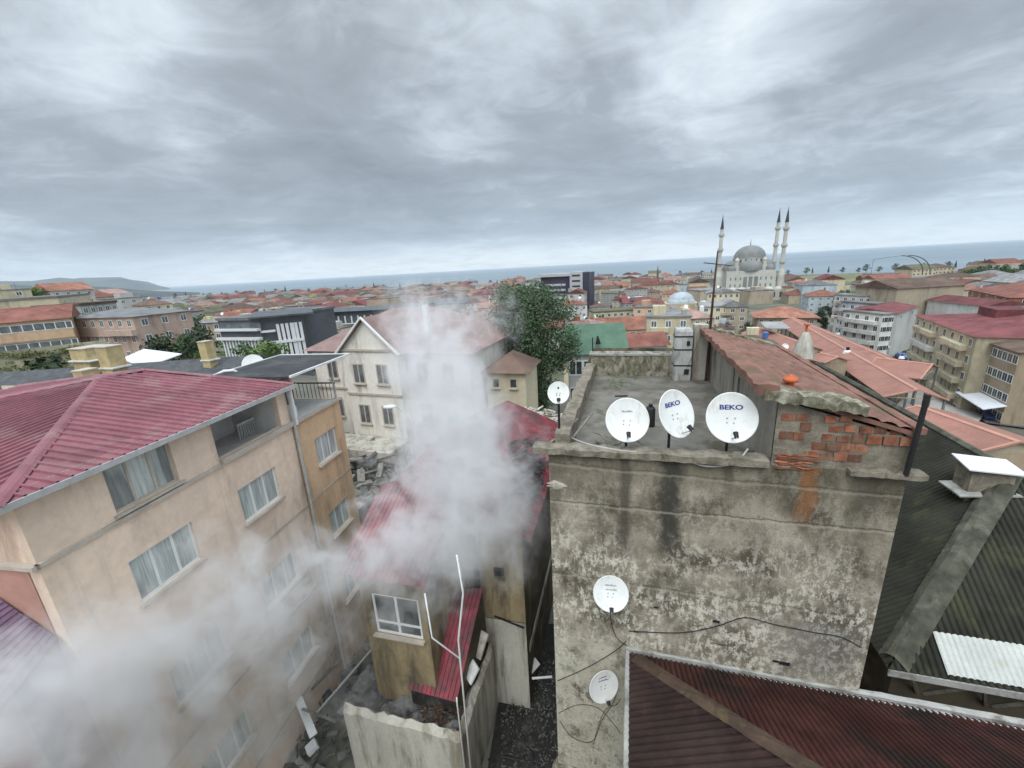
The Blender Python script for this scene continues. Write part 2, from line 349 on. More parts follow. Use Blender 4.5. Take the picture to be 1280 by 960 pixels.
# city palettes
WALLC = {'white': (.56, .56, .53), 'cream': (.54, .48, .34), 'grey': (.33, .33, .32), 'beige': (.42, .36, .27), 'pink': (.47, .35, .29), 'yellow': (.54, .44, .20),
         'peach': (.52, .36, .24), 'pale green': (.40, .46, .36), 'tan': (.34, .27, .19), 'pale blue': (.42, .48, .52), 'unpainted brick': (.28, .13, .08), 'dark grey': (.18, .185, .19)}
ROOFC = {'rust red': (.19, .078, .06), 'terracotta': (.28, .13, .09), 'brown': (.12, .08, .063), 'grey': (.20, .20, .20), 'dark red': (.15, .05, .052), 'faded pink': (.28, .18, .155), 'moss-stained': (.13, .125, .08)}
for k, c in WALLC.items(): mat('wall ' + k, c, .9, .1, .15, dirt=tuple(q*.62 for q in c), dirt_amt=.5, dscale=.3, zs=.5, rnd=.16, streak=(tuple(q*.5 for q in c), .9, .6))
for k, c in ROOFC.items(): mat('roof ' + k, c, .85, .25, .3, dirt=tuple(q*.6 for q in c), dirt_amt=.6, dscale=.35, rnd=.3)
# ------------------------------------------------------------------ terrain, sea, hills
def smooth(a, b, x): t = max(0, min(1, (x-a)/(b-a))); return t*t*(3-2*t)
def lerp_tab(tab, x):
    for (a, va), (b, vb) in zip(tab, tab[1:]):
        if x <= b: t = max(0, (x-a)/(b-a)); return va+(vb-va)*t
    return tab[-1][1]
SHORE = [(-3000, 2100), (-1065, 1406), (-533, 1216), (-144, 1048), (165, 985), (358, 875), (517, 745), (625, 690), (700, 560), (900, 380), (2500, -500)]
def shore_y(x): return lerp_tab(SHORE, x)
def G(x, y):
    d = math.hypot(x, y); az = math.degrees(math.atan2(x, y))
    right = lerp_tab([(0, -14.6), (16, -14.6), (38, -19.5), (70, -27), (130, -30.5), (300, -33), (600, -37), (900, -38.6)], d)
    mid = lerp_tab([(0, -14.6), (28, -14.8), (60, -19), (120, -26), (300, -33), (600, -37), (900, -38.6)], d)
    left = lerp_tab([(0, -14.6), (40, -14.8), (90, -16.5), (170, -19), (260, -22), (420, -30), (700, -35), (1100, -38.6)], d)
    if az > 0: g = mid + (right-mid)*smooth(12, 36, az)
    else: g = mid + (left-mid)*smooth(14, 34, -az)
    if y < 0: g = -14.6
    g += 17*smooth(33, 50, -az)*smooth(110, 210, d)*(1-smooth(300, 560, d))      # the hill at the far left
    e = shore_y(x)-y
    if e < 60: g = min(g, -38.6) if e > 8 else -38.6 - smooth(8, -40, e)*6
    return g
def grid_sheet(name, mat_, nr=110, na=120, rmax=3200):
    mb = MB(); rows = []
    for i in range(nr+1):
        r = 2.0*(rmax/2.0)**(i/nr)
        for j in range(na):
            a = 2*math.pi*j/na; x, y = r*math.sin(a), r*math.cos(a); mb.v.append((x, y, G(x, y)))
    mb.v.append((0, 0, -14.6)); c = len(mb.v)-1
    for j in range(na): mb.f.append((c, (j+1) % na, j))
    for i in range(nr):
        for j in range(na):
            k = (j+1) % na; mb.f.append((i*na+j, i*na+k, (i+1)*na+k, (i+1)*na+j))
    return mb.build(name, mat_, smooth=True)
mat('earth', (.15, .145, .12), .95, .3, .05, dirt=(.07, .09, .04), dirt_amt=.6, dscale=.02)
gr = tag(grid_sheet('ground', 'earth'), kind='structure')
def seamat():
    m = bpy.data.materials.new('sea'); m.use_nodes = True; t = NT(m.node_tree); b = t.n['Principled BSDF']
    pos = t.new('ShaderNodeNewGeometry').outputs['Position']
    n = t.noise(t.v('MULTIPLY', pos, (.3, 1.6, 1)), .0009, 4, .55)
    t.put(b.inputs['Base Color'], t.mix(t.ss(n, .35, .68), (.15, .20, .235), (.20, .255, .29)))
    b.inputs['Roughness'].default_value = .5; b.inputs['Specular IOR Level'].default_value = .35
    bn = t.new('ShaderNodeBump'); bn.inputs['Strength'].default_value = .5; bn.inputs['Distance'].default_value = .5
    t.put(bn.inputs['Height'], t.noise(t.v('MULTIPLY', pos, (1, 2, 1)), .08, 4, .6)); t.l.new(bn.outputs[0], b.inputs['Normal']); M['sea'] = m
seamat()
s_ = MB(); nx = 48; RB = 60000
s_.v = [(0, 0, -40.0)] + [(RB*math.sin(2*math.pi*k/nx), RB*math.cos(2*math.pi*k/nx), -40.0) for k in range(nx)]
s_.f = [(0, 1+(k+1) % nx, 1+k) for k in range(nx)]
tag(s_.build('sea', 'sea'), kind='structure')
# far headland and coast hills at the left
def hill(name, pts, y_depth, matn):
    """ridge in real metres: (x, y, height above sea)"""
    mb = MB(); n = len(pts); rows = 7
    for r_ in range(rows):
        u = r_/(rows-1); prof = math.sin(math.pi*u)**.8
        for i, (x, y, hh) in enumerate(pts):
            q = Vector((x, y)); dirv = q.normalized(); q = q + dirv*(u-.5)*y_depth
            jig = 1+.10*math.sin(i*2.3+r_*1.7); mb.v.append((q.x, q.y, -42+hh*prof*jig))
    for r_ in range(rows-1):
        for i in range(n-1): a = r_*n+i; mb.f.append((a, a+1, a+n+1, a+n))
    return tag(mb.build(name, matn, smooth=True), kind='structure')
mat('far_hill', (.085, .105, .105), .95, .3, .002)
def ridge(pxs, dist):
    o = []
    for px, py in pxs:
        d = ray(px, py); k = dist/math.hypot(d.x, d.y); o.append((d.x*k, d.y*k, max(2, d.z*k+42)))
    return o
hill('headland', ridge([(-150, 352), (-60, 349), (0, 352), (40, 350), (75, 349), (100, 347.5), (125, 347), (150, 347.5), (168, 349.5), (185, 353), (200, 357.5), (212, 359.6)], 9000), 3000, 'far_hill')
hill('coast_hill', ridge([(-260, 356), (-120, 350), (-30, 354), (60, 357), (130, 360), (190, 363), (250, 366)], 2600), 900, 'far_hill')
# field by the shore and the paved market yard, the street
def patch_on_ground(name, poly, matn, lift, kind='structure', n=14):
    """poly: 4 corners in plan; a sheet that follows the terrain"""
    a, b, c, d = [Vector(p) for p in poly]; mb = MB()
    for i in range(n+1):
        for j in range(n+1):
            p = a.lerp(b, i/n).lerp(d.lerp(c, i/n), j/n); mb.v.append((p.x, p.y, G(p.x, p.y)+lift))
    for i in range(n):
        for j in range(n): k = i*(n+1)+j; mb.f.append((k, k+1, k+n+2, k+n+1))
    return tag(mb.build(name, matn, smooth=True), kind=kind)
mat('field', (.17, .165, .09), .95, .3, .03, dirt=(.09, .115, .05), dirt_amt=.6, dscale=.02)
patch_on_ground('field', [(290, 470), (520, 430), (600, 640), (470, 740)], 'field', .6, n=20)
# ------------------------------------------------------------------ walls and windows
def wall_holes(mb, s0, s1, z0, z1, holes=(), y=0.0, dep=.14):
    xs = sorted({s0, s1, *[h_[0] for h_ in holes], *[h_[1] for h_ in holes]}); zs = sorted({z0, z1, *[h_[2] for h_ in holes], *[h_[3] for h_ in holes]})
    for a, b in zip(xs, xs[1:]):
        for c, d in zip(zs, zs[1:]):
            mx_, mz = (a+b)/2, (c+d)/2
            if any(h_[0] < mx_ < h_[1] and h_[2] < mz < h_[3] for h_ in holes): continue
            mb.quad((a, y, c), (b, y, c), (b, y, d), (a, y, d))
    for a, b, c, d in holes:
        e_ = y+dep
        mb.quad((a, y, c), (a, y, d), (a, e_, d), (a, e_, c)); mb.quad((b, y, d), (b, y, c), (b, e_, c), (b, e_, d))
        mb.quad((a, y, d), (b, y, d), (b, e_, d), (a, e_, d)); mb.quad((b, y, c), (a, y, c), (a, e_, c), (b, e_, c))
    return mb
def window(parent, a, b, c, d, y=.08, n=3, frame='white_pvc', pane='curtain', sill=True, bar=.05, label=None, trans=None):
    mb = MB(); t = .05
    mb.box(a, a+bar, y, y+t, c, d).box(b-bar, b, y, y+t, c, d).box(a+bar, b-bar, y+.002, y+t, c, c+bar).box(a+bar, b-bar, y+.002, y+t, d-bar, d)
    for i in range(1, n):
        x = a+(b-a)*i/n; mb.box(x-bar*.55, x+bar*.55, y+.004, y+t-.004, c+bar, d-bar)
    if trans: mb.box(a+bar, b-bar, y+.006, y+t-.006, trans, trans+bar)
    f = mb.build('window', frame, parent)
    MB().box(a+bar*.5, b-bar*.5, y+t*.5, y+t*.5+.01, c+bar*.5, d-bar*.5).build('pane', pane, f)
    if sill: MB().box(a-.06, b+.06, y-.16, y+.02, c-.055, c-.003).build('sill', 'plaster_trim' if frame != 'dark' else frame, f)
    if label: f['label'] = label
    return f
# ------------------------------------------------------------------ the old concrete building with the roof terrace
C = Fr(.35, 6.6, -16.5)
mat('dim_plaster', (.27, .25, .21), .92, .2, 1.5, dirt=(.12, .11, .085), dirt_amt=.6, dscale=2, zs=.4, bump=.4)
cb = empty('old_concrete_building', 'stained grey concrete building with a mossy roof terrace carrying satellite dishes', 'building', C)
b = MB()
zl = -2.95
wall_holes(b, 0.22, 5.28, -15.2, -3.05, [(3.02, 3.3, -6.62, -6.54)], 0, .1)
b.quad((5.28, 0, -15.2), (5.28, 9, -15.2), (5.28, 9, -3.05), (5.28, 0, -3.05))
b.quad((.22, 9, -15.2), (.22, 0, -15.2), (.22, 0, -3.05), (.22, 9, -3.05)); b.quad((.22, 9, -15.2), (5.28, 9, -15.2), (5.28, 9, -3.05), (.22, 9, -3.05))
fw = b.build('wall', 'stained_concrete', cb)
random.seed(3)
def rough_bar(mb, p, q, w_, h_, seg=14, jit=.02, nrm=None):
    """an uneven bar from p to q, width w_ to its left, height h_"""
    p, q = Vector(p), Vector(q); d = (q-p); u = d.normalized(); sdir = nrm or Vector((-u.y, u.x, 0)); n0 = len(mb.v)
    J = lambda: random.uniform(-jit, jit)
    for i in range(seg+1):
        o = p+d*(i/seg); ww, hh = w_+J(), h_+J()
        for (a_, b_) in ((0, 0), (0, 1), (.5, 1.06), (1, 1), (1, 0)):
            mb.v.append(tuple(o+sdir*(a_*ww+J()*.5)+Vector((0, 0, b_*hh+J()*.5))))
    for i in range(seg):
        for k in range(4): a_ = n0+i*5+k; mb.f.append((a_, a_+5, a_+6, a_+1))
    mb.f.append(tuple(n0+k for k in range(5))); mb.f.append(tuple(n0+seg*5+k for k in reversed(range(5))))
    return mb
# ledge slab that projects over the front wall, front kerb, left parapet, rear wall
b = MB(); rough_bar(b, (-.04, -.09, -3.09), (3.56, -.09, -3.06), .28, .11, 30, .018); b.build('ledge', 'mortar', cb)
b = MB(); b.slab([(.22, .12, -3.2), (3.6, .12, -3.2), (3.6, 5.7, -3.2), (.22, 5.7, -3.2)], .15); b.build('terrace_floor', 'terrace_floor', cb)
b = MB(); rough_bar(b, (.56, .2, -3.2), (.56, 5.6, -3.2), .26, .38, 26, .035); b.build('parapet', 'mortar', cb)
b = MB(); rough_bar(b, (.42, 5.85, -3.35), (2.62, 5.85, -3.35), .22, .80, 18, .02, Vector((0, -1, 0))); b.build('parapet', 'moss', cb, )['label'] = 'low rear parapet thick with green moss'
b = MB(); rough_bar(b, (.38, 5.95, -2.60), (2.66, 5.95, -2.60), .34, .06, 18, .008, Vector((0, -1, 0))); b.build('coping', 'concrete_lip', cb)
# the room at the right: gable wall to the terrace, brick front, tiled monopitch roof
b = MB(); wall_holes(b, -5.6, -.05, -3.25, -1.98, [(-2.75, -2.66, -2.85, -2.15), (-2.35, -2.2, -2.75, -2.3)], 0, .1)
gw = MB(); gw.v = [(3.60+v[1], -v[0], v[2]) for v in b.v]; gw.f = b.f
gw.build('terrace_wall', 'dim_plaster', cb)
def zr(s): return -1.86-(s-3.45)*.30
b = MB(); b.quad((3.60, .0, -3.05), (5.22, .0, -3.05), (5.22, 0, zr(5.22)-.12), (3.60, 0, zr(3.6)-.12))
b.quad((5.22, 0, -3.05), (5.22, 5.6, -3.05), (5.22, 5.6, zr(5.22)-.12), (5.22, 0, zr(5.22)-.12))
b.quad((3.6, 5.6, -3.3), (3.6, 5.6, zr(3.6)-.12), (5.22, 5.6, zr(5.22)-.12), (5.22, 5.6, -3.3)); b.build('room_wall', 'mortar', cb)
b = MB(); b.corr((3.40, -.06, zr(3.4)), (5.24, -.06, zr(5.24)), (5.24, 5.75, zr(5.24)), (3.40, 5.75, zr(3.4)), .2, .035)
b.slab([(3.42, -.05, zr(3.42)-.01), (5.23, -.05, zr(5.23)-.01), (5.23, 5.7, zr(5.23)-.01), (3.42, 5.7, zr(3.42)-.01)], .06)
rf = b.build('roof', 'brown_tile', cb)
b = MB(); rough_bar(b, (3.56, -.1, zr(3.5)-.05), (3.56, 5.8, zr(3.5)-.05), .26, .13, 30, .025); b.build('verge', 'brown_tile', rf)['label'] = 'crumbling tiled verge beside the terrace'
b = MB(); rough_bar(b, (3.36, 5.95, zr(3.4)-.06), (5.25, 5.95, zr(5.25)-.06), .34, .15, 18, .03, Vector((0, -1, 0))); b.build('ridge', 'moss', rf)['label'] = 'mossy coping along the rear edge of the tiled roof'
b = MB(); rough_bar(b, (5.2, 5.9, zr(5.2)-.03), (5.2, -.1, zr(5.2)-.03), .12, .08, 24, .012); b.build('ridge', 'brown_tile', rf)
b = MB(); rough_bar(b, (3.38, -.14, -1.99), (4.62, -.14, -2.17), .36, .15, 16, .035, Vector((0, 1, 0))); b.build('coping', 'moss', cb)['label'] = 'lumpy mossy cement coping above the bricks'
# exposed hollow bricks
b = MB()
rows = 5
for r_ in range(rows):
    z0 = -2.21-.115*(r_+1)-.03*r_
    for k in range(8):
        if random.random() < .03: continue
        s0 = 3.66+k*.178+(0.07 if r_ % 2 else 0)
        if r_ == 0 and s0 > 4.45: continue
        if (r_, k) in ((1, 0), (1, 2), (3, 0), (3, 1), (2, 2), (4, 0), (4, 1), (4, 6), (4, 7), (0, 2), (3, 6)): continue
        if r_ >= 3 and s0 > 4.75: continue
        j = random.uniform(-.02, .02); b.box(s0, s0+random.uniform(.12, .172), -.013+j*.5, .02, z0+random.uniform(-.006, .006), z0+random.uniform(.085, .128))
b.build('brickwork', 'brick', cb); b = MB()
for k in range(3): b.box(4.72+k*.19, 4.72+k*.19+.17, -.03, .02, -2.62, -2.50)
b.build('brickwork', 'brick', cb)
b = MB()
for k in range(9):
    z0 = -2.86-.028*k; s0 = 3.62+random.uniform(0, .1); x = s0; pts = []
    while x < s0+random.uniform(.4, .62): pts.append((x, -.012+random.uniform(-.015, .01), z0+random.uniform(-.012, .012))); x += .07
    if len(pts) > 2: b.tube(pts, [random.uniform(.008, .02) for _ in pts], 5)
b.build('brick_rubble', 'brick', cb)['label'] = 'crumbled brick edges below the exposed bricks'
# plaster panel and ledge at the right of the bricks
b = MB(); rough_bar(b, (4.56, -.12, -3.08), (5.45, -.12, -3.08), .22, .07, 10, .02, Vector((0, 1, 0))); b.build('ledge', 'mortar', cb)
# spalled plaster patches, each an irregular thin skin standing a little proud
for (s0, z0, w_, h_) in ((.36, -3.72, .2, .10),):
    rr = [random.uniform(.65, 1.1) for _ in range(16)]; mb = MB(); mb.v = [(s0, -.03, z0)]
    for q_ in (.6, 1.0):
        for k in range(16): t_ = k*math.pi/8; mb.v.append((s0+w_*q_*rr[k]*math.cos(t_), -.024 if q_ < 1 else .003, z0+h_*q_*rr[(k*5) % 16]*math.sin(t_)))
    mb.f = [(0, 1+k, 1+(k+1) % 16) for k in range(16)]+[(1+k, 17+k, 17+(k+1) % 16, 1+(k+1) % 16) for k in range(16)]
    mb.build('plaster_patch', 'old_white_wall', cb)
# small black holes
for (s0, z0, a_) in ((2.05, -6.0, .05), (3.02, -6.1, .07), (4.1, -6.75, .10), (4.0, -6.72, .06), (1.72, -6.62, .05)): MB().box(s0, s0+a_*1.6, -.004, .05, z0, z0+a_*.7).build('wall_hole', 'black_metal', cb)
# rear pillar
b = MB(); b.box(3.16, 3.5, 5.35, 5.8, -3.2, -1.72); b.build('pillar', 'old_white_wall', cb)
# ---- things standing on the terrace
def at(fr, s, t, z): p = fr.W(s, t, z); return p
cab = empty('metal_cabinet', 'tall pale metal cabinet with dark straps at the rear of the terrace', 'cabinet', loc=at(C, 2.88, 5.35, -3.2)); cab.rotation_euler.z = R(C.th)
b = MB(); b.lathe([(.0, 0), (.27, 0), (.28, .03), (.28, 1.22), (.25, 1.28), (0, 1.3)], seg=4, M=Matrix.Rotation(R(45), 4, 'Z') @ Matrix.Scale(1.1, 4)); b.build('body', 'cabinet_metal', cab)
for zz in (.42, .85, 1.2): MB().box(-.226, .226, -.226, .226, zz, zz+.035).build('strap', 'black_metal', cab)
MB().box(.05, .17, -.235, -.2, .2, .34).build('handle', 'black_metal', cab); MB().box(.08, .16, -.235, -.2, .98, 1.1).build('handle', 'black_metal', cab)
cap = empty('roof_vent', 'bright orange clay vent cap on the brown tiled roof', 'vent', loc=at(C, 3.92, .62, zr(3.95))); cap.scale = (.75,)*3
b = MB(); b.lathe([(.0, 0), (.075, 0), (.07, .1), (.06, .16), (0, .16)], seg=14); b.build('base', 'orange_clay', cap, True)
b = MB(); b.lathe([(.0, .12), (.13, .13), (.145, .17), (.12, .21), (.05, .23), (.035, .27), (0, .275)], seg=16); b.build('cap', 'orange_clay', cap, True)
mast = empty('antenna_mast', 'thin rusty antenna mast rising from the rear corner of the terrace', 'antenna', loc=at(C, 3.5, 5.25, -3.3)); mast.rotation_euler.z = R(C.th)
MB().tube([(0, 0, 0), (.02, 0, 2.0), (.05, 0, 3.42)], [.035, .03, .015], 7).build('pole', 'rust_metal', mast)
b = MB().tube([(-.25, 0, 3.16), (.42, .05, 3.05)], .012, 5)
for k in range(6): x = -.2+k*.11; b.tube([(x, -.13, 3.15-k*.018), (x, .13, 3.15-k*.018)], .005, 4)
b.build('aerial', 'rust_metal', mast)
MB().tube([(0, 0, 1.9), (-.3, -.2, 1.1), (-.6, -.3, .3)], .006, 4).tube([(.0, 0, 2.2), (.05, -.1, 1.1), (.0, -.12, .2)], .008, 4).build('guy_wire', 'cable', mast)
bb = empty('black_canister', 'black canister standing on the terrace behind the dishes', 'canister', loc=at(C, 1.95, 1.75, -3.2))
MB().lathe([(0, 0), (.09, 0), (.095, .03), (.095, .36), (.07, .4), (0, .41)], seg=12).build('body', 'black_metal', bb, True); MB().lathe([(0, .41), (.04, .41), (.04, .46), (0, .465)], seg=10).build('cap', 'black_metal', bb)
# ------------------------------------------------------------------ satellite dishes
def text_mesh(s, size, matn, parent, loc, rot=(R(90), 0, 0), name='lettering'):
    if s is None:                                   # illegible worn print: a row of uneven small marks
        mb = MB(); x = -size*1.9; rnd = random.Random(loc[0]+size*7)
        while x < size*1.9:
            w_ = size*rnd.uniform(.18, .5); hh = size*rnd.uniform(.5, .95)
            mb.box(x, x+w_, -hh*.45, hh*.45 if rnd.random() < .6 else hh*.1, 0, .002); x += w_+size*rnd.uniform(.05, .14)
        o = mb.build('print', matn, parent); o.location = loc; o.rotation_euler = rot; return o
    cu = bpy.data.curves.new(name, 'FONT'); cu.body = s; cu.size = size; cu.align_x = 'CENTER'; cu.align_y = 'CENTER'; cu.extrude = .001; cu.offset = size*.03
    tmp = bpy.data.objects.new(name, cu); me = bpy.data.meshes.new_from_object(tmp); bpy.data.objects.remove(tmp)
    me.name = name; me.materials.clear(); me.materials.append(M[matn])
    o = bpy.data.objects.new(name, me); COL.objects.link(o); o.location = loc; o.rotation_euler = rot; o.scale = (1.35, 1, 1); o.parent = parent; return o
mat('ink_blue', (.03, .05, .22), .5, .05); mat('ink_violet', (.13, .12, .2), .6, .05); mat('ink_grey', (.33, .34, .36), .6, .05)
def dish(label, pos, r, face, tilt, text=None, roll=0, wall=False, squash=1.0, mastlen=.5, frame_th=0):
    """pos: world centre; face: azimuth the dish looks to (0=+Y); tilt: upward angle"""
    d = empty('satellite_dish', label, 'satellite dish', loc=pos, group='satellite dishes on the concrete building')
    fz = Vector((math.sin(R(face))*math.cos(R(tilt)), math.cos(R(face))*math.cos(R(tilt)), math.sin(R(tilt))))
    d.rotation_euler = (0, 0, R(180-face))        # local -y is the facing azimuth
    Mx = Matrix.Rotation(-R(tilt), 4, 'X')         # tilt the bowl up
    Bowl = Mx @ Matrix.Rotation(R(90), 4, 'X')     # lathe z -> -y (facing)
    prof = [(0.0001, -.10*r)] + [(r*q, (-.10+.16*q*q)*r) for q in (.2, .4, .6, .8, .95)] + [(r, .07*r), (r*1.015, .055*r), (r*1.0, .03*r)] + [(r*q, (-.14+.16*q*q)*r) for q in (.8, .5, .2)] + [(.0001, -.14*r)]
    mb = MB().lathe(prof, seg=48, M=Bowl @ Matrix.Diagonal((squash, 1.04, 1, 1))); o = mb.build('reflector', 'dish_white', d, True)
    if text:
        for (st_, sz, mt, oy) in text:
            o = text_mesh(st_, sz*r, mt, d, (0, 0, 0), (0, 0, 0)); sx_ = o.scale.x; o.scale = (1, 1, 1)
            bm = bmesh.new(); bm.from_mesh(o.data); bmesh.ops.subdivide_edges(bm, edges=[e_ for e_ in bm.edges if e_.calc_length() > .06*r], cuts=3)
            for v_ in bm.verts:
                X, Z = v_.co.x*sx_, oy*r+v_.co.y; v_.co = Mx @ Vector((X, (.10-.16*(X*X+Z*Z/1.08)/r/r)*r-.0035-v_.co.z, Z*1.0))
            bm.to_mesh(o.data); bm.free()
    # small rivets
    for (x, z) in ((-.15, -.02), (.15, -.02), (-.17, -.2), (.1, -.22)):
        p = Mx @ Vector((x*r, .085*r, z*r)); MB().box(p.x-.008, p.x+.008, p.y-.012, p.y, p.z-.008, p.z+.008).build('bolt', 'ink_grey', d)
    # feed arm and head
    base = Mx @ Vector((0, .0, -.86*r)); tip = Mx @ Vector((0, -.62*r, -.80*r))
    MB().tube([base, tip], .012, 6).build('feed_arm', 'pipe_grey', d)
    m2 = Mx @ Vector((0, -.60*r, -.80*r)); m3 = Mx @ Vector((0, -.46*r, -.60*r))
    lnb = MB().tube([m2, m3], [.03, .038], 10).build('feed_horn', 'black_metal', d)
    # bracket and mast behind
    bk = Mx @ Vector((0, .14*r, 0)); bk2 = Vector((0, .30*r, bk.z-.02))
    mb = MB().tube([bk, bk2], .025, 6)
    if wall: mb.tube([bk2, (0, .36*r, bk.z-.02), (0, .62*r, bk.z-.02)], .02, 6)
    else:
        mb.tube([(0, .30*r, bk.z+.1), (0, .30*r, -mastlen)], .022, 8); mb.tube([(0, .30*r, -mastlen+.18), (-.22, .45*r, -mastlen)], .012, 5).tube([(0, .30*r, -mastlen+.18), (.22, .45*r, -mastlen)], .012, 5)
    mb.build('mount', 'black_metal', d)
    if roll:
        d.rotation_mode = 'XYZ'
    return d
def dpos(px, py, t): l = C.wall(px, py, t); return C.W(l.x, t, l.z)
blk = 'ink_blue'
DZ = 3.2
for lab, (px, py), t, r, face, tilt, txt, sq in [
    ('white satellite dish with faded grey lettering, second from the left on the terrace', (784, 525), .18, .345, 190, 22, [(None, .12, 'ink_grey', .42)], 1),
    ('narrow turned white satellite dish with blue lettering in the middle of the terrace edge', (845, 517), .22, .37, 152, 24, [('BEKO', .27, blk, .42)], 1),
    ('largest white satellite dish with blue lettering beside the brick corner', (914.5, 522), .16, .368, 192, 20, [('BEKO', .27, blk, .42)], 1),
    ('small plain white satellite dish at the left corner of the terrace', (698, 491), .35, .185, 186, 20, None, 1)]:
    p = dpos(px, py, t); dish(lab, p, r, face, tilt, txt, mastlen=p.z+DZ)
p = dpos(763.5, 742, -.28); dish('white satellite dish with two-line grey print high on the stained wall', p, .30, 190, 20, [(None, .17, 'ink_grey', .45), (None, .15, 'ink_grey', .2)], wall=True)
p = dpos(754.5, 858, -.28); dish('lowest satellite dish on the stained wall, beside the rust-red roof edge', p, .30, 165, 14, [(None, .13, 'ink_violet', .55), (None, .15, 'ink_violet', .34)], wall=True)
# cables
def cab_on(name, label, pts, r=.012, matn='cable', grp='cables on the concrete building'):
    """pts in C frame (s,t,z)"""
    P = [C.W(*p) for p in pts]; Q = []
    for i in range(len(P)-1):
        p0, p1, p2, p3 = P[max(i-1, 0)], P[i], P[i+1], P[min(i+2, len(P)-1)]
        for k in range(4):
            u = k/4; Q.append(.5*((2*p1)+(-p0+p2)*u+(2*p0-5*p1+4*p2-p3)*u*u+(-p0+3*p1-3*p2+p3)*u**3))
    Q.append(P[-1]); o = MB().tube(Q, r, 5).build(name, matn); return tag(o, label, 'cable', grp)
cab_on('cable', 'pale cable drooping between the middle and largest dishes', [(2.15, .1, -2.95), (2.35, .0, -3.02), (2.7, -.05, -3.12), (3.1, -.02, -3.05), (3.3, .1, -2.85)], .014, 'pipe_grey')
cab_on('cable', 'pale cable lying along the terrace ledge by the leftmost dishes', [(.5, .5, -3.0), (.85, .2, -2.98), (1.2, .05, -2.97), (1.6, .0, -2.98), (2.0, .05, -2.96)], .012, 'pipe_grey')
cab_on('cable', 'tangled grey cable behind the second dish from the left', [(.9, .9, -3.05), (1.1, .5, -2.95), (1.3, .35, -3.08), (1.55, .6, -3.0), (1.9, .4, -3.1)], .012, 'old_wood')
wl = lambda px, py, o=-.02: (lambda l: (l.x, o, l.z))(C.wall(px, py))
cab_on('cable', 'thin black cable sagging across the lower stained wall', [wl(*q) for q in [(786, 788), (850, 790), (895, 782), (930, 771), (965, 779), (1020, 790), (1050, 795), (1076, 808)]], .009)
cab_on('cable', 'thin black cable from the alley up to the rust-red roof corner', [wl(*q) for q in [(697, 850), (735, 833), (770, 812), (783, 800)]], .007)
cab_on('cable', 'loose black wires looping under the lowest dish', [wl(*q) for q in [(700, 900), (715, 920), (740, 926), (752, 900), (765, 880), (770, 868)]], .006)
cab_on('cable', 'loose black wire crossing below the lowest dish', [wl(*q) for q in [(699, 890), (722, 880), (748, 884), (768, 905), (775, 915)]], .005)
cab_on('cable', 'loose wire knotted beside the rust-red roof edge', [wl(*q) for q in [(742, 930), (748, 905), (758, 885), (770, 880), (776, 872)]], .005)
cab_on('cable', 'short drop cable below the high wall dish', [wl(*q) for q in [(764, 752), (763, 770), (770, 795), (784, 806)]], .007)
# debris on the terrace
def stick(label, a, b_, r=.02, m_='old_wood', name='plank', cat='plank', grp='planks on the terrace'):
    a, b_ = Vector(a), Vector(b_); u = (b_-a).normalized(); sd_ = Vector((-u.y, u.x, 0)).normalized()*r*1.6; up_ = Vector((0, 0, r*.6))
    mb = MB(); P = []
    for p in (a, b_): P += [p-sd_-up_, p+sd_-up_, p+sd_+up_, p-sd_+up_]
    mb.v = [tuple(p) for p in P]; mb.f = [(0, 1, 2, 3), (7, 6, 5, 4), (0, 4, 5, 1), (1, 5, 6, 2), (2, 6, 7, 3), (3, 7, 4, 0)]
    return tag(mb.build(name, m_), label, cat, grp)
stick('pale splintered plank lying by the second dish from the left', C.W(1.0, .75, -3.17), C.W(1.32, .35, -3.1), .025)
stick('short pale plank crossing another near the left parapet', C.W(1.05, .4, -3.15), C.W(1.35, .6, -3.12), .02)
stick('thin weathered stick leaning on the left parapet', C.W(.42, .15, -3.15), C.W(.86, 1.2, -2.78), .015)
stick('grey branch lying on the terrace corner below the smallest dish', C.W(.2, .12, -3.0), C.W(.62, .9, -2.8), .014)
stick('dark short stick lying on the terrace floor near the rear', C.W(1.2, 3.6, -3.185), C.W(1.5, 3.65, -3.18), .015, 'black_metal')
wd = MB(); random.seed(5)
for k in range(150):
    p = Vector((random.gauss(1.3, .22), random.gauss(4.7, .28), -3.19+abs(random.gauss(0, .04)))); a_ = random.uniform(0, 6.3); l_ = random.uniform(.03, .07)
    q = Vector((math.cos(a_), math.sin(a_), random.uniform(.1, 1))).normalized()*l_; e2 = q.cross(Vector((0, 0, 1))).normalized()*l_*.35
    wd.quad(p, p+q*.5+e2, p+q, p+q*.5-e2)
o = wd.build('weed', 'leaf_bright'); o.location = (C.x, C.y, 0); o.rotation_euler.z = R(C.th); tag(o, 'bright green weed growing on the terrace floor near the rear', 'weed')
# steel post at the right corner of the room
o = MB().tube([C.W(5.2, -.1, -3.02), C.W(5.24, -.1, -1.86)], .036, 6).build('steel_post', 'black_metal'); tag(o, 'thin dark steel post at the right corner of the brick-patched room', 'post')
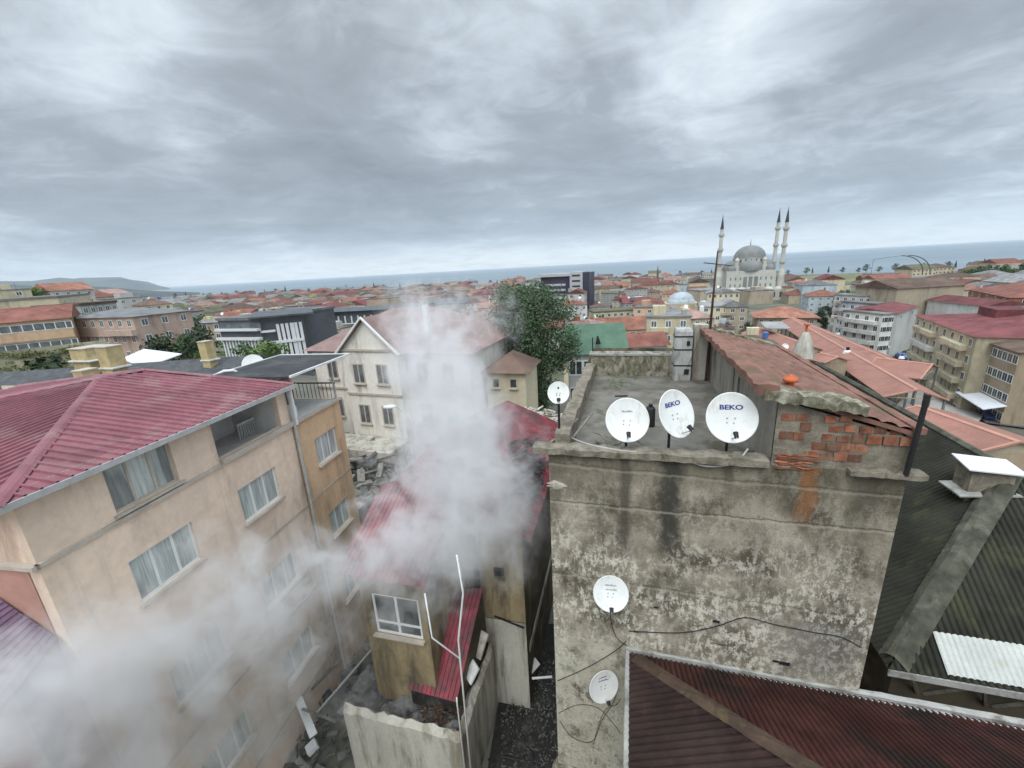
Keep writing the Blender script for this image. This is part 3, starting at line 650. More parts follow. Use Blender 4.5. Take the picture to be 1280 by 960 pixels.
# ------------------------------------------------------------------ rust-red roof in front
fr_ = empty('rusty_roof_house', 'low house with a dark rust-red corrugated hip roof against the stained wall', 'house', C)
E0 = Vector((1.66, -.06, -7.08)); ap = None
def hip_apex(fr, corner, dirv, px, py):
    d = ray(px, py); dl = Vector((d.xy.dot(fr.ex), d.xy.dot(fr.ey))); o = Vector((-Vector((fr.x, fr.y)).dot(fr.ex), -Vector((fr.x, fr.y)).dot(fr.ey)))
    # o + m*dl = corner + k*dirv
    A = Matrix(((dl.x, -dirv[0]), (dl.y, -dirv[1]))); rhs = Vector((corner.x-o.x, corner.y-o.y)); m_, k_ = A.inverted() @ rhs
    return Vector((corner.x+k_*dirv[0], corner.y+k_*dirv[1], d.z*m_))
H = hip_apex(C, E0, (1, -1), 1010, 960)
sl_ = (H.z-E0.z)/(H.x-E0.x); hw = 3.4; APX = Vector((E0.x+hw, E0.y-hw, E0.z+sl_*hw))
print('rust roof pitch', math.degrees(math.atan(sl_)), H)
L1 = E0+Vector((0, -2*hw, 0)); Rr = E0+Vector((9.5, 0, 0)); RA = Vector((Rr.x, APX.y, APX.z))
b = MB().corr(E0, L1, APX, APX, .105, .036); b.build('roof_slope', 'rust_corr_dark', fr_)
b = MB().corr(E0, Rr, RA, APX, .085, .034); b.build('roof_slope', 'rust_corr', fr_)['label'] = 'redder rear slope below the stained wall'
FA = L1+Vector((9.5, 0, 0)); MB().corr(L1, FA, RA, APX, .1, .022).build('roof_slope', 'rust_corr', fr_)
b = MB(); q = (APX-E0)
def ridge_strip(a, b_, w_, lift, sag, seg=10, j=.01):
    a, b_ = Vector(a), Vector(b_); u = (b_-a).normalized(); sd_ = Vector((-u.y, u.x, 0)).normalized()*w_; mb = MB()
    for i in range(seg+1):
        o_ = a.lerp(b_, i/seg)
        for k, (x, z) in enumerate(((-1, -sag), (-.5, lift*.7), (0, lift), (.5, lift*.7), (1, -sag))): mb.v.append(tuple(o_+sd_*x+Vector((0, 0, z+random.uniform(-j, j)))))
    for i in range(seg):
        for k in range(4): n = i*5+k; mb.f.append((n, n+5, n+6, n+1))
    return mb
ridge_strip(E0+Vector((.1, -.1, .05)), APX+Vector((0, 0, .03)), .12, .05, .005, 24, .012).build('ridge_cap', 'brown_ridge', fr_)
MB().tube([E0+Vector((-.04, .03, .0)), L1+Vector((-.04, 0, 0))], .045, 8).build('gutter', 'concrete_lip', fr_)
b = MB(); rough_bar(b, (1.6, -.045, -7.12), (11.2, -.045, -7.12), .10, .12, 60, .006, Vector((0, 1, 0))); b.build('kerb', 'concrete_lip', fr_)
b = MB()
for k in range(110): x = 1.78+k*.085; b.box(x-.011, x+.011, -.10, -.08, -7.055, -7.035)
tag(b.build('sheet_screw', 'pipe_grey', fr_), kind='stuff')
b = MB(); b.quad((1.66, -.2, -15), (1.66, -6.8, -15), (1.66, -6.8, -7.1), (1.66, -.2, -7.1)); b.quad((1.66, -6.8, -15), (11, -6.8, -15), (11, -6.8, -7.1), (1.66, -6.8, -7.1)); b.build('wall', 'soot_wall', fr_)
# ------------------------------------------------------------------ dark corrugated hip roof at the right
zc = C.wall(1110, 836, .42).z; E1 = Vector((C.wall(1110, 836, .42).x, .42, zc)); A1 = hip_apex(C, E1, (1, 1), 1262, 588)
dr = empty('dark_roof_house', 'low house with a blackish mossy corrugated hip roof and a broad grey hip cap', 'house', C)
print('dark roof', E1, A1)
RW = A1.x-E1.x; A2 = A1+Vector((0, 7.5, 0)); F1 = Vector((E1.x+2*RW, E1.y, E1.z)); B1 = Vector((E1.x, A2.y+2, E1.z)); B2_ = Vector((F1.x, A2.y+2, E1.z)); A3 = Vector((A2.x, A2.y+2, A2.z))
MB().corr(F1, E1, A1, A1, .10, .04).build('roof_slope', 'dark_corr', dr)
MB().corr(E1, B1, A3, A1, .10, .04).build('roof_slope', 'dark_corr', dr)
MB().corr(B2_, F1, A1, A3, .12, .022).build('roof_slope', 'dark_corr', dr)
ridge_strip(E1+Vector((.12, .12, .05)), A1+Vector((0, 0, .04)), .21, .09, .03, 16, .02).build('ridge_cap', 'moss_ridge', dr)
MB().tube([A1, A3], .09, 6).build('ridge_cap', 'moss_ridge', dr)
MB().box(E1.x, F1.x, E1.y-.03, E1.y-.003, E1.z-.12, E1.z+.0).build('fascia', 'concrete_lip', dr)
MB().box(E1.x+.3, F1.x, E1.y+.35, E1.y+3.6, -15, E1.z-.14).build('wall', 'soot_wall', dr)
for k in range(3):
    x = E1.x+.35+k*.95
    MB().tube([(x, E1.y, E1.z-.1), (x+.35, E1.y+.34, E1.z-.75)], .03, 5).tube([(x+.75, E1.y, E1.z-.1), (x+.45, E1.y+.34, E1.z-.75)], .03, 5).build('bracket', 'old_wood', dr)
# translucent white sheets on the lower slope
def on_slope(px, py, lift=.03):
    # plane through E1 with direction x and (A1-E1)
    n = Vector((1, 0, 0)).cross(A1-E1).normalized(); d = ray(px, py); dl = Vector((d.xy.dot(C.ex), d.xy.dot(C.ey), d.z)); o = Vector((-Vector((C.x, C.y)).dot(C.ex), -Vector((C.x, C.y)).dot(C.ey), 0))
    k = (E1-o).dot(n)/dl.dot(n); p = o+dl*k; return p+n*(lift if n.z > 0 else -lift)
a_, b2_, c_, d_ = on_slope(1160, 790), on_slope(1295, 812), on_slope(1295, 866), on_slope(1180, 850)
sx0 = a_.x; y0_ = E1.y+.02; 
sh = MB().corr(Vector((sx0+3.4, E1.y+.02, 0)), Vector((sx0+.05, E1.y+.02, 0)), Vector((sx0, a_.y, 0)), Vector((sx0+3.4, a_.y, 0)), .085, .022)
slope1 = (A1.z-E1.z)/(A1.y-E1.y); sh.v = [(x, y, E1.z+(y-E1.y)*slope1+.048+z) for x, y, z in sh.v]
sh.build('skylight_sheet', 'white_corr', dr)
b = MB(); rough_bar(b, (5.3, -.12, -7.2), (11.2, -.12, -7.2), .22, .13, 30, .02, Vector((0, 1, 0))); tag(b.build('concrete_kerb', 'concrete_lip'), 'rough grey concrete kerb between the rust-red roof and dark roof', 'kerb')
kb = bpy.data.objects['concrete_kerb']; kb.location = (C.x, C.y, 0); kb.rotation_euler.z = R(C.th)
# chimney with a white metal cover
cc = C.flat(1222, 600, A1.z+.05) ; chs = Vector((A1.x-.5, A1.y-.15, A1.z-.28))
ch = empty('brick_chimney', 'squat rendered chimney under a tilted white metal cover on the dark roof', 'chimney', loc=C.W(chs.x, chs.y, chs.z)); ch.rotation_euler.z = R(C.th); ch.scale = (.86, .86, .9)
MB().box(-.38, .42, -.25, .25, -.5, .46).build('shaft', 'mortar', ch)
mb = MB(); mb.v = [(-.52, -.36, .50), (.56, -.36, .44), (.6, .36, .50), (-.46, .36, .58)]; mb.f = [(0, 1, 2, 3)]; mb2 = MB().slab(mb.v, .03); mb2.build('cover', 'white_sheet', ch)
MB().slab([(-.62, -.44, -.12), (.50, -.44, -.02), (.50, .30, -.0), (-.62, .30, -.12)], .03).build('flashing', 'concrete_lip', ch)
# ------------------------------------------------------------------ the peach apartment building at the left
PB = Fr(-8.18, 6.02, 79.7)
pb = empty('peach_apartment_building', 'peach rendered apartment building with a ribbed red metal hip roof', 'building', PB)
fl = 2.9; zb1 = -4.4; zE = -3.1
win = []
wins = [(1.25, 2.72, -4.25, -3.3, 3), (5.95-1.15, 5.95, 0, 0, 0),
        (1.2, 2.68, zb1-1.95, zb1-.95, 3), (3.98, 5.42, zb1-1.95, zb1-.95, 3)]
holes = [(1.3, 2.65, -4.28, -3.32), (3.72, 6.02, -4.30, -3.22)]
rows_ = [zb1-1.95, zb1-1.95-fl, zb1-1.95-2*fl]
for r_, z in enumerate(rows_):
    holes += [(1.2, 2.62, z, z+1.02), (4.0, 5.4, z, z+1.02)]
b = MB(); wall_holes(b, 0, 6.42, -14.8, zE+.05, holes, 0, .16)
b.quad((0, 11.2, -14.8), (0, 0, -14.8), (0, 0, zE+.05), (0, 11.2, zE+.05)); b.quad((6.42, 0, -14.8), (6.42, 11.2, -14.8), (6.42, 11.2, zE+.05), (6.42, 0, zE+.05))
b.build('wall', 'peach', pb)
# right-hand orange wall
holes = []
for r_, z in enumerate(rows_): holes += [(7.3, 8.55, z+.05, z+1.05)]
b = MB(); wall_holes(b, 6.42, 9.05, -14.8, zb1+.0, holes, -.02, .16); b.quad((9.05, -.02, -14.8), (9.05, 6, -14.8), (9.05, 6, zb1), (9.05, -.02, zb1))
b.build('wall', 'orange_wall', pb)['label'] = 'warmer orange wall beyond the downpipe'
b = MB(); b.box(-.05, 3.72, -.06, -.003, zb1-.06, zb1+.02); b.box(3.72, 6.45, -.12, -.003, zb1-.02, zb1+.12); b.box(6.45, 9.1, -.14, -.022, zb1-.01, zb1+.07)
b.box(-.11, -.003, -.06, 11.2, zb1-.06, zb1+.02); b.build('band', 'plaster_trim', pb)
for k in (1, 2, 3):
    MB().box(4.4 if k == 1 else 0, 9.08, -.035, -.022, zb1-fl*k+.02, zb1-fl*k+.08).build('band', 'plaster_trim', pb)
window(pb, 1.3, 2.65, -4.28, -3.32, .07, 3, 'plaster_trim')['label'] = 'wide curtained window right under the eave'
for r_, z in enumerate(rows_):
    window(pb, 1.2, 2.62, z, z+1.02, .06, 3); window(pb, 4.0, 5.4, z, z+1.02, .06, 3); window(pb, 7.3, 8.55, z+.05, z+1.05, .04, 3)
# loggia behind the big opening under the eave
lg = MB().quad((3.72, .16, -4.5), (3.72, 1.7, -4.5), (3.72, 1.7, -3.05), (3.72, .16, -3.05)).quad((3.72, 1.7, -4.5), (6.02, 1.7, -4.5), (6.02, 1.7, -3.05), (3.72, 1.7, -3.05)).quad((6.02, 1.7, -4.5), (6.02, .16, -4.5), (6.02, .16, -3.05), (6.02, 1.7, -3.05)).quad((3.72, .16, -4.5), (6.02, .16, -4.5), (6.02, 1.7, -4.5), (3.72, 1.7, -4.5)).build('loggia', 'loggia_grey', pb)
window(lg, 3.95, 4.75, -4.15, -3.35, 1.62, 2, 'plaster_trim', sill=True)
b = MB().box(5.2, 5.85, .75, .8, -4.0, -3.93)
for k in range(8): b.box(5.22+k*.085, 5.25+k*.085, .76, .79, -4.4, -4.0)
b.build('drying_rack', 'pipe_grey', lg)
# downpipe
b = MB().tube([(6.42, -.10, -3.2), (6.42, -.12, -3.55), (6.44, -.10, -4.5), (6.44, -.10, -14.5)], .045, 8).build('downpipe', 'pipe_grey', pb)
# roof
ov = .34
cA = Vector((-.38, -ov, zE)); cB = Vector((6.5, -ov, zE)); 
def ploc(px, py, z): return PB.flat(px, py, z)
ap1 = ploc(125, 473, -2.52); ap2 = ploc(180, 463, -2.5)
W0 = Vector((-.38, ap1.y*2+ov, zE)); Wn = Vector((6.5, ap1.y*2+ov, zE))
print('peach apex', ap1, ap2)
rp = MB().corr(cA, cB, ap2, ap1, .21, .042, False); rp.build('roof_slope', 'red_metal', pb)
MB().corr(W0, cA, ap1, ap1, .21, .04, False).build('roof_slope', 'red_metal', pb)
MB().corr(Wn, W0, ap1, ap2, .30, .03, False).build('roof_slope', 'red_metal', pb)
MB().corr(cB, Wn, ap2, ap2, .30, .03, False).build('roof_slope', 'red_metal', pb)
for a_, b_ in ((cA, ap1), (W0, ap1), (ap1, ap2), (cB, ap2), (Wn, ap2)): ridge_strip(a_+Vector((0, 0, .03)), b_+Vector((0, 0, .03)), .13 if a_ != cB else .06, .04, .01, 6, .0).build('ridge_cap', 'red_metal', pb)
MB().box(-.42, 6.55, -ov-.03, -ov, zE-.10, zE+.015).box(-.42, -.39, -ov, W0.y, zE-.10, zE+.015).build('fascia', 'pipe_grey', pb)
MB().slab([(-.36, -ov+.02, zE-.04), (6.48, -ov+.02, zE-.04), (6.48, .0, zE-.04), (-.36, 0, zE-.04)], .02).slab([(-.36, 0.02, zE-.04), (-.01, 0.02, zE-.04), (-.01, 11, zE-.04), (-.36, 11, zE-.04)], .02).build('soffit', 'plaster_trim', pb)
# flat felt canopy over the small roof terrace at the right
zc_ = -2.86
q1 = Vector((6.5, -.2, zc_)); q2 = Vector((9.9, -.2, zc_)); q3 = ploc(365, 441, zc_); q4 = ploc(292, 472, zc_)
q3 = Vector((9.95, q3.y+.2, zc_)); q4 = Vector((6.5, q3.y, zc_))
MB().slab([q1, q2, q3, q4], .05).build('canopy', 'black_felt', pb)
b = MB().tube([q1+Vector((0, -.03, 0)), q2+Vector((0, -.03, 0))], .045, 4).tube([q2, q3], .04, 4).tube([q3, q4], .035, 4); b.build('canopy_edge', 'white_metal', pb)
MB().box(6.5, 9.0, 0, 3.2, zb1-.05, zb1-.004).build('terrace_floor', 'loggia_grey', pb)
MB().quad((6.5, 3.0, zb1), (9.05, 3.0, zb1), (9.05, 3.0, zc_-.05), (6.5, 3.0, zc_-.05)).build('terrace_wall', 'loggia_grey', pb)
for (x, y) in ((9.0, .05), (9.0, 2.9), (7.8, .05)): MB().box(x-.03, x+.03, y-.03, y+.03, zb1, zc_-.05).build('post', 'pipe_grey', pb) if (x, y) != (7.8, .05) else None
b = MB().box(8.2, 9.02, 1.9, 1.93, zb1+.85, zb1+.89)
for k in range(9): b.box(8.2+k*.1, 8.22+k*.1, 1.905, 1.925, zb1, zb1+.85)
for k in range(17): b.box(9.0, 9.015, .05+k*.16, .065+k*.16, zb1+.05, zb1+.62)
b.box(8.98, 9.03, 0, 2.9, zb1+.62, zb1+.66); b.build('railing', 'black_metal', pb)
MB().tube([(6.5, -.14, -4.42), (6.5, -.14, -3.35), (6.56, -.14, -3.12)], .05, 6).build('gutter', 'white_metal', pb)
# objects on that terrace
def sitting_pot(name, label, cat, p, prof, matn):
    o = empty(name, label, cat, loc=p); MB().lathe(prof, seg=14).build('body', matn, o, True); return o
sitting_pot('water_drum', 'pale drum standing in the front corner of the felt-roofed terrace', 'drum', PB.W(6.95, .35, zb1), [(0, 0), (.16, .0), (.18, .05), (.18, .38), (.14, .46), (0, .48)], 'white_metal')
o = MB().box(7.3, 8.0, 1.2, 2.2, zb1, zb1+.62).slab([(7.25, 1.1, zb1+.72), (8.05, 1.1, zb1+.66), (8.05, 2.3, zb1+.7), (7.25, 2.3, zb1+.78)], .1).build('covered_heap', 'slate_grey'); o.location = (PB.x, PB.y, 0); o.rotation_euler.z = R(PB.th); tag(o, 'heap under a dark tarpaulin on the felt-roofed terrace', 'heap')
# salmon neighbour wing and mauve roof at the lower left
sw = empty('salmon_wing_building', 'salmon rendered building with a mauve roof at the lower left corner', 'building', PB)
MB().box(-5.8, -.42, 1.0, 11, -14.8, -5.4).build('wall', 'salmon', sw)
mat('mauve_roof', (.17, .10, .16), .7, .25, 1.5, dirt=(.12, .08, .11), dirt_amt=.5, dscale=2)
_p, _q = PB.side(-6, 745, -.05), PB.side(72, 798, -.05); print('mauve', _p, _q)
_q = _p+(_q-_p)*1.0; MB().corr((-4.2, _p.y+1.5, _p.z-.9), (-4.2, _q.y-1.5, _q.z-.9), (-.05, _q.y, _q.z), (-.05, _p.y, _p.z), .3, .03, False, True).build('roof', 'mauve_roof', sw)
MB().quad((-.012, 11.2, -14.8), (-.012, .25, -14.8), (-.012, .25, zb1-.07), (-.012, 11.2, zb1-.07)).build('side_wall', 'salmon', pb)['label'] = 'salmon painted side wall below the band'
# ------------------------------------------------------------------ dark shingle roofs behind, yellow chimneys, white sheet
def hiproof(mb, x0, x1, y0, y1, ze, zr_, ov=.3, gable=None):
    """hip (or gable along x) roof solid; returns mb"""
    x0 -= ov; x1 += ov; y0 -= ov; y1 += ov; W_, D_ = x1-x0, y1-y0
    if gable == 'x': r = [(x0, (y0+y1)/2, zr_), (x1, (y0+y1)/2, zr_)]
    elif gable == 'y': r = [((x0+x1)/2, y0, zr_), ((x0+x1)/2, y1, zr_)]
    elif W_ >= D_: r = [(x0+D_/2, (y0+y1)/2, zr_), (x1-D_/2+1e-3, (y0+y1)/2, zr_)]
    else: r = [((x0+x1)/2, y0+W_/2, zr_), ((x0+x1)/2, y1-W_/2, zr_)]
    n = len(mb.v); mb.v += [(x0, y0, ze), (x1, y0, ze), (x1, y1, ze), (x0, y1, ze), *r]
    if (gable == 'x') or (gable is None and W_ >= D_): F_ = [(0, 1, 5, 4), (2, 3, 4, 5), (1, 2, 5), (3, 0, 4)]
    else: F_ = [(1, 2, 5, 4), (3, 0, 4, 5), (0, 1, 4), (2, 3, 5)]
    mb.f += [tuple(n+i for i in f) for f in F_] + [(n+3, n+2, n+1, n)]; return mb
_a, _b = atZ(66, 461, -4.3), atZ(286, 446, -4.3); _th = math.degrees(math.atan2(_b.y-_a.y, _b.x-_a.x)); BH = Fr(_a.x, _a.y, _th); _L = (_b-_a).length
bh = empty('shingle_roof_house', 'house with a broad dark shingle roof and yellow chimneys behind the red metal roof', 'house', BH)
print('BH', _L, _th, _a)
MB().box(-5.4, _L+1.0, -5.2, 5.2, -16, -6.3).build('wall', 'salmon', bh)
hiproof(MB(), -6, _L+1.5, -5.6, 5.6, -6.2, -4.3, .4, 'x').build('roof', 'shingle', bh)
def chimney(label, px, py_top, py_bot, y, w_=.34):
    p = atY(px, py_bot, y); h_ = atY(px, py_top, y).z-p.z
    c = empty('chimney', label, 'chimney', loc=p, group='yellow chimneys behind the red roof'); c.rotation_euler.z = R(-14)
    MB().box(-w_/2, w_/2, -w_/2, w_/2, -1.2, h_).build('shaft', 'yellow_plaster', c); MB().box(-w_*.54, w_*.54, -w_*.54, w_*.54, h_+.002, h_+.06).build('cap', 'plaster_trim', c)
    MB().box(-w_*.58, w_*.75, -w_*.6, w_*.6, -.05, .02).build('flashing', 'white_metal', c); return c
chimney('tall yellow chimney beside the white sheet, its foot in white flashing', 143, 433, 458, 21.5, .75)
chimney('lone yellow chimney among shrubs in front of the white-finned building', 262, 427, 449, 24, .55)
chimney('short yellow chimney peeping over the red metal roof ridge', 111, 463, 478, 15.5, .5)
chimney('wide low yellow chimney stack at the end of the pink building', 117, 434, 448, 24, 1.3)
ws = [atZ(152, 448, -4.35), atZ(180, 436, -4.0), atZ(227, 442, -4.0), atZ(178, 460, -4.6)]
o = MB().slab(ws, .05).build('metal_sheet', 'white_sheet'); tag(o, 'large bright white sheet lying on the dark shingle roof', 'sheet')
# pipes and a dish behind the red roof
d = dish('grey satellite dish standing behind the felt canopy of the peach building', atY(317, 456, 15.5), .38, 150, 25, None, mastlen=1.0)
d['group'] = 'dishes behind the peach building'
o = MB().tube([atY(268, 470, 13.5), atY(280, 464, 13.5), atY(292, 463, 13.6), atY(302, 469, 13.7)], .05, 8).build('vent_pipe', 'white_metal'); tag(o, 'bent white pipe arching over the edge of the red metal roof', 'pipe')
# ------------------------------------------------------------------ leaves and trees
def leaves(mb, c, rad, n, size, rnd, shell=.45):
    c = Vector(c)
    for _ in range(n):
        while True:
            v = Vector((rnd.uniform(-1, 1), rnd.uniform(-1, 1), rnd.uniform(-1, 1)))
            if .02 < v.length < 1: break
        v = v.normalized()*(shell+(1-shell)*rnd.random())
        p = c+Vector((v.x*rad[0], v.y*rad[1], v.z*rad[2])); nrm = (v+Vector((rnd.gauss(0, .6), rnd.gauss(0, .6), rnd.gauss(0, .6)+.4))).normalized()
        a = nrm.orthogonal().normalized(); a = (a*math.cos(k_ := rnd.uniform(0, 6.28))+nrm.cross(a)*math.sin(k_)); b_ = nrm.cross(a); s = size*rnd.uniform(.6, 1.3)
        mb.quad(p-a*s, p-b_*s*.55, p+a*s, p+b_*s*.55)
def tree(label, base, height, rad, nclump, nleaf, size, leaf='leaf', name='tree', group=None, seed=1, low=.25, trunk_r=.22):
    rnd = random.Random(seed); t = empty(name, label, 'tree', loc=base, group=group)
    tr = MB(); tr.tube([(0, 0, -1), (rnd.uniform(-.2, .2), .1, height*.3), (rnd.uniform(-.4, .4), 0, height*.62)], [trunk_r, trunk_r*.75, trunk_r*.35], 7); cr = MB()
    for k in range(nclump):
        u = rnd.random()**.8; z = height*(low+(1-low)*u); env = rad*math.sin(math.pi*min(1, .18+.80*(1-u)**.8))**.7
        a = rnd.uniform(0, 6.283); r_ = env*math.sqrt(rnd.random())*.85; c = (r_*math.cos(a), r_*math.sin(a), z)
        cs = rad*rnd.uniform(.22, .42)
        if k % 3 == 0: tr.tube([(0, 0, height*rnd.uniform(.2, .5)), (c[0]*.5, c[1]*.5, z*.8), c], [trunk_r*.3, trunk_r*.18, trunk_r*.06], 5)
        leaves(cr, c, (cs, cs, cs*.8), nleaf, size, rnd)
    tr.build('trunk', 'trunk', t); cr.build('crown', leaf, t); return t
# ------------------------------------------------------------------ villa behind the smoke
V = Fr(*atZ(438, 438, -5.2).xy, -20.0)
vl = empty('cream_villa', 'cream three-storey villa with a front gable and faded tiled roof, half hidden by smoke', 'villa', V)
x1 = 9.5
zv = -5.2; zg = -14.9
def vwin(a, c, w_=.95, h_=1.45, y=0): window(vl, a, a+w_, c, c+h_, y-.045, 2, 'plaster_trim', 'glass_mid', bar=.08)
b = MB(); b.box(-3.6, x1, 0, 9, zg, zv); b.box(0, 4.6, -.9, 0, zg, zv+.25); b.build('wall', 'villa_wall', vl)
b = MB(); b.quad((0, -.9, zv+.25), (4.6, -.9, zv+.25), (2.3, -.9, zv+2.35)); b.build('gable', 'villa_wall', vl)
rf = MB(); hiproof(rf, -3.6, x1, 0, 9, zv, zv+2.6, .5); rf.build('roof', 'faded_roof', vl)
rf = MB(); g = [(-.35, -1.2, zv-.02), (2.3, -1.2, zv+2.5), (4.95, -1.2, zv-.02)]
rf.slab([g[0], g[1], (2.3, 4.6, zv+2.5), (-.35, 1.2, zv-.02)][::-1], .08).slab([g[1], g[2], (4.95, 1.2, zv-.02), (2.3, 4.6, zv+2.5)][::-1], .08); rf.build('roof', 'faded_roof', vl)
MB().tube([g[0], g[1], g[2]], .10, 4).build('bargeboard', 'white_pvc', vl)
MB().box(-.1, 4.7, -1.02, -.905, zv+.16, zv+.30).box(-3.7, -.1, -.12, -.003, zv-.18, zv-.04).box(-3.7, -.1, -.1, -.003, zv-3.0, zv-2.85).box(-.05, 4.65, -1.0, -.905, zv-3.05, zv-2.9).build('cornice', 'plaster_trim', vl)
for f_ in range(3):
    z = zv-2.2-f_*3.05
    vwin(.75, z, y=-.9); vwin(2.75, z, y=-.9); vwin(-2.4, z); vwin(5.4, z); vwin(7.4, z)
MB().box(5.4, 5.75, 1.6, 1.95, zv+.6, zv+3.0).build('chimney', 'white_pvc', vl)
# low porch with an arch in front
MB().box(-3.4, 4.8, -3.4, -.95, zg, zv-6.2).build('porch', 'old_white_wall', vl)
# small wing and hipped house beside it
SH = Fr(*atZ(607, 464, -7.0).xy, -17); sh_ = empty('little_hipped_house', 'little cream house with a brown and red hipped tile roof beside the big tree', 'house', SH)
MB().box(0, 2.9, 0, 3.6, -14.9, -7.05).build('wall', 'cream_wall', sh_)
mb = MB(); hiproof(mb, 0, 2.9, 0, 3.6, -7.05, -5.9, .35, None).build('roof', 'roof brown', sh_)
for x in (.45, 1.75): window(sh_, x, x+.55, -8.2, -7.5, -.045, 1, 'plaster_trim', 'glass_dark', bar=.06)
VR = Fr(*atZ(598, 420, -6.2).xy, -19); vr = empty('white_gabled_house', 'white house with a faded pink roof between the villa and the big tree', 'house', VR)
MB().box(-5.5, 1.9, 1.0, 9.5, -15, -6.3).build('wall', 'villa_wall', vr); hiproof(MB(), -5.5, 1.9, 1, 9.5, -6.3, -4.4, .45, 'y').build('roof', 'faded_roof', vr)
window(vr, .2, .9, -8.6, -7.4, .955, 1, 'plaster_trim', 'glass_mid', bar=.06)
tree('big dense green tree rising behind the little hipped house, veiled by thin smoke', atY(671, 520, 35)+Vector((0, 0, -2)), 13.2, 3.9, 120, 330, .10, 'leaf', seed=4, low=.22, trunk_r=.4)
tree('shrubby dark green tree filling the gap left of the white-finned building', Vector(atY(228, 440, 42))+Vector((0, 0, -7)), 8.5, 3.6, 30, 160, .17, 'leaf_dark', seed=8)
tree('yellow-green bush in front of the white-finned building', Vector(atY(322, 446, 34))+Vector((0, 0, -3.4)), 4.2, 2.6, 24, 150, .13, 'leaf_bright', seed=9, name='bush', low=.1)
# street lamp
sp = atY(487, 509, 17); lm = empty('street_lamp', 'white-headed street lamp on a curved arm in front of the villa', 'street lamp', loc=(sp.x+.8, sp.y, G(sp.x, sp.y)))
hz = sp.z-G(sp.x, sp.y)
MB().tube([(0, 0, 0), (0, 0, hz-.9), (-.15, 0, hz-.3), (-.5, 0, hz)], [.09, .06, .05, .04], 8).build('pole', 'pipe_grey', lm, True)
MB().lathe([(.001, .10), (.16, .07), (.2, 0), (.001, -.03)], (-.8, 0, hz), 14, Matrix.Diagonal((1.6, 1, 1, 1))).build('lamp_head', 'dish_white', lm, True)
# ------------------------------------------------------------------ the burning ruin in the middle
RF = Fr(*atZ(429, 891, -12.0).xy, -15)
ru = empty('burnt_annex', 'roofless low white-walled annex with an ash-covered floor at the foot of the smoke', 'ruin', RF)
zt = -12.0
b = MB(); rough_bar(b, (0, 0, -15), (3.62, 0, -15), .25, 3.0, 26, .05, Vector((0, 1, 0))); b.build('front_wall', 'old_white_wall', ru)
b = MB(); rough_bar(b, (3.62, 0.1, -15), (3.62, 3.3, -15), .22, 2.95, 18, .03, Vector((-1, 0, 0))); b.build('side_wall', 'old_white_wall', ru)
mb = MB(); n_ = 26
for i in range(n_+1):
    for j in range(n_+1): mb.v.append((-.4+4.0*i/n_, .15+3.4*j/n_, -12.32+random.uniform(-.05, .06)+.18*math.sin(i*.9)*math.sin(j*.7)))
for i in range(n_):
    for j in range(n_): k = i*(n_+1)+j; mb.f.append((k, k+n_+1, k+n_+2, k+1))
mb.build('ash_floor', 'ash', ru)
# mustard block with the white window
mw = empty('mustard_block', 'fire-damaged mustard block with a white window and torn red metal roof', 'house', RF)
mL = RF.wall(473, 863, .95); mR = RF.wall(534, 845, .95)
wz0 = RF.wall(500, 795, .95).z; wz1 = RF.wall(500, 747, .95).z; wa = RF.wall(470, 780, .95).x; wb = RF.wall(528, 790, .95).x
print('mustard', mL, mR, wz0, wz1, wa, wb)
xa, xb = mL.x, mR.x+.25; ztop = wz1+1.0
b = MB(); wall_holes(b, xa, xb, -15, ztop, [(wa, min(wb, xb-.08), wz0, wz1)], .95, .15); b.quad((xb, .95, -15), (xb, 5, -15), (xb, 5, ztop), (xb, .95, ztop)); b.quad((xa, 5, -15), (xa, .95, -15), (xa, .95, ztop), (xa, 5, ztop)); b.build('wall', 'mustard', mw)
window(mw, wa, min(wb, xb-.08), wz0, wz1, .98, 2, 'white_pvc', 'glass_dark', bar=.07, trans=wz0+.35)
MB().corr((xa-.3, .5, ztop-.1), (xb+.3, .5, ztop-.1), (xb+.3, 3.2, ztop+1.1), (xa-.3, 3.2, ztop+1.1), .14, .025, False).build('roof_slope', 'burnt_red', mw)
MB().corr((xb+.3, 6, ztop-.1), (xa-.3, 6, ztop-.1), (xa-.3, 3.2, ztop+1.1), (xb+.3, 3.2, ztop+1.1), .14, .025, False).build('roof_slope', 'burnt_red', mw)
# red lean-to sheet
a1 = RF.flat(511, 862, -11.75); a2 = RF.flat(571, 878, -11.75); a3 = RF.flat(604, 735, -9.6); a4 = RF.flat(548, 735, -9.6)
lt = empty('lean_to', 'small red metal lean-to roof sloping down beside the branched white pipe', 'lean-to', RF)
MB().corr(a1, a2, a3, a4, .13, .028, False, True).build('roof_sheet', 'burnt_red', lt)
MB().quad(a2+Vector((-.05, 0, -.03)), a3+Vector((-.05, 0, -.03)), (a3.x-.05, a3.y, -12.3), (a2.x-.05, a2.y, -12.3)).build('side_wall', 'soot_wall', lt)
MB().quad(a1+Vector((.05, .03, -.03)), a2+Vector((-.06, .03, -.03)), (a2.x-.06, a2.y+.03, -12.3), (a1.x+.05, a1.y+.03, -12.3)).build('front_wall', 'charred', lt)
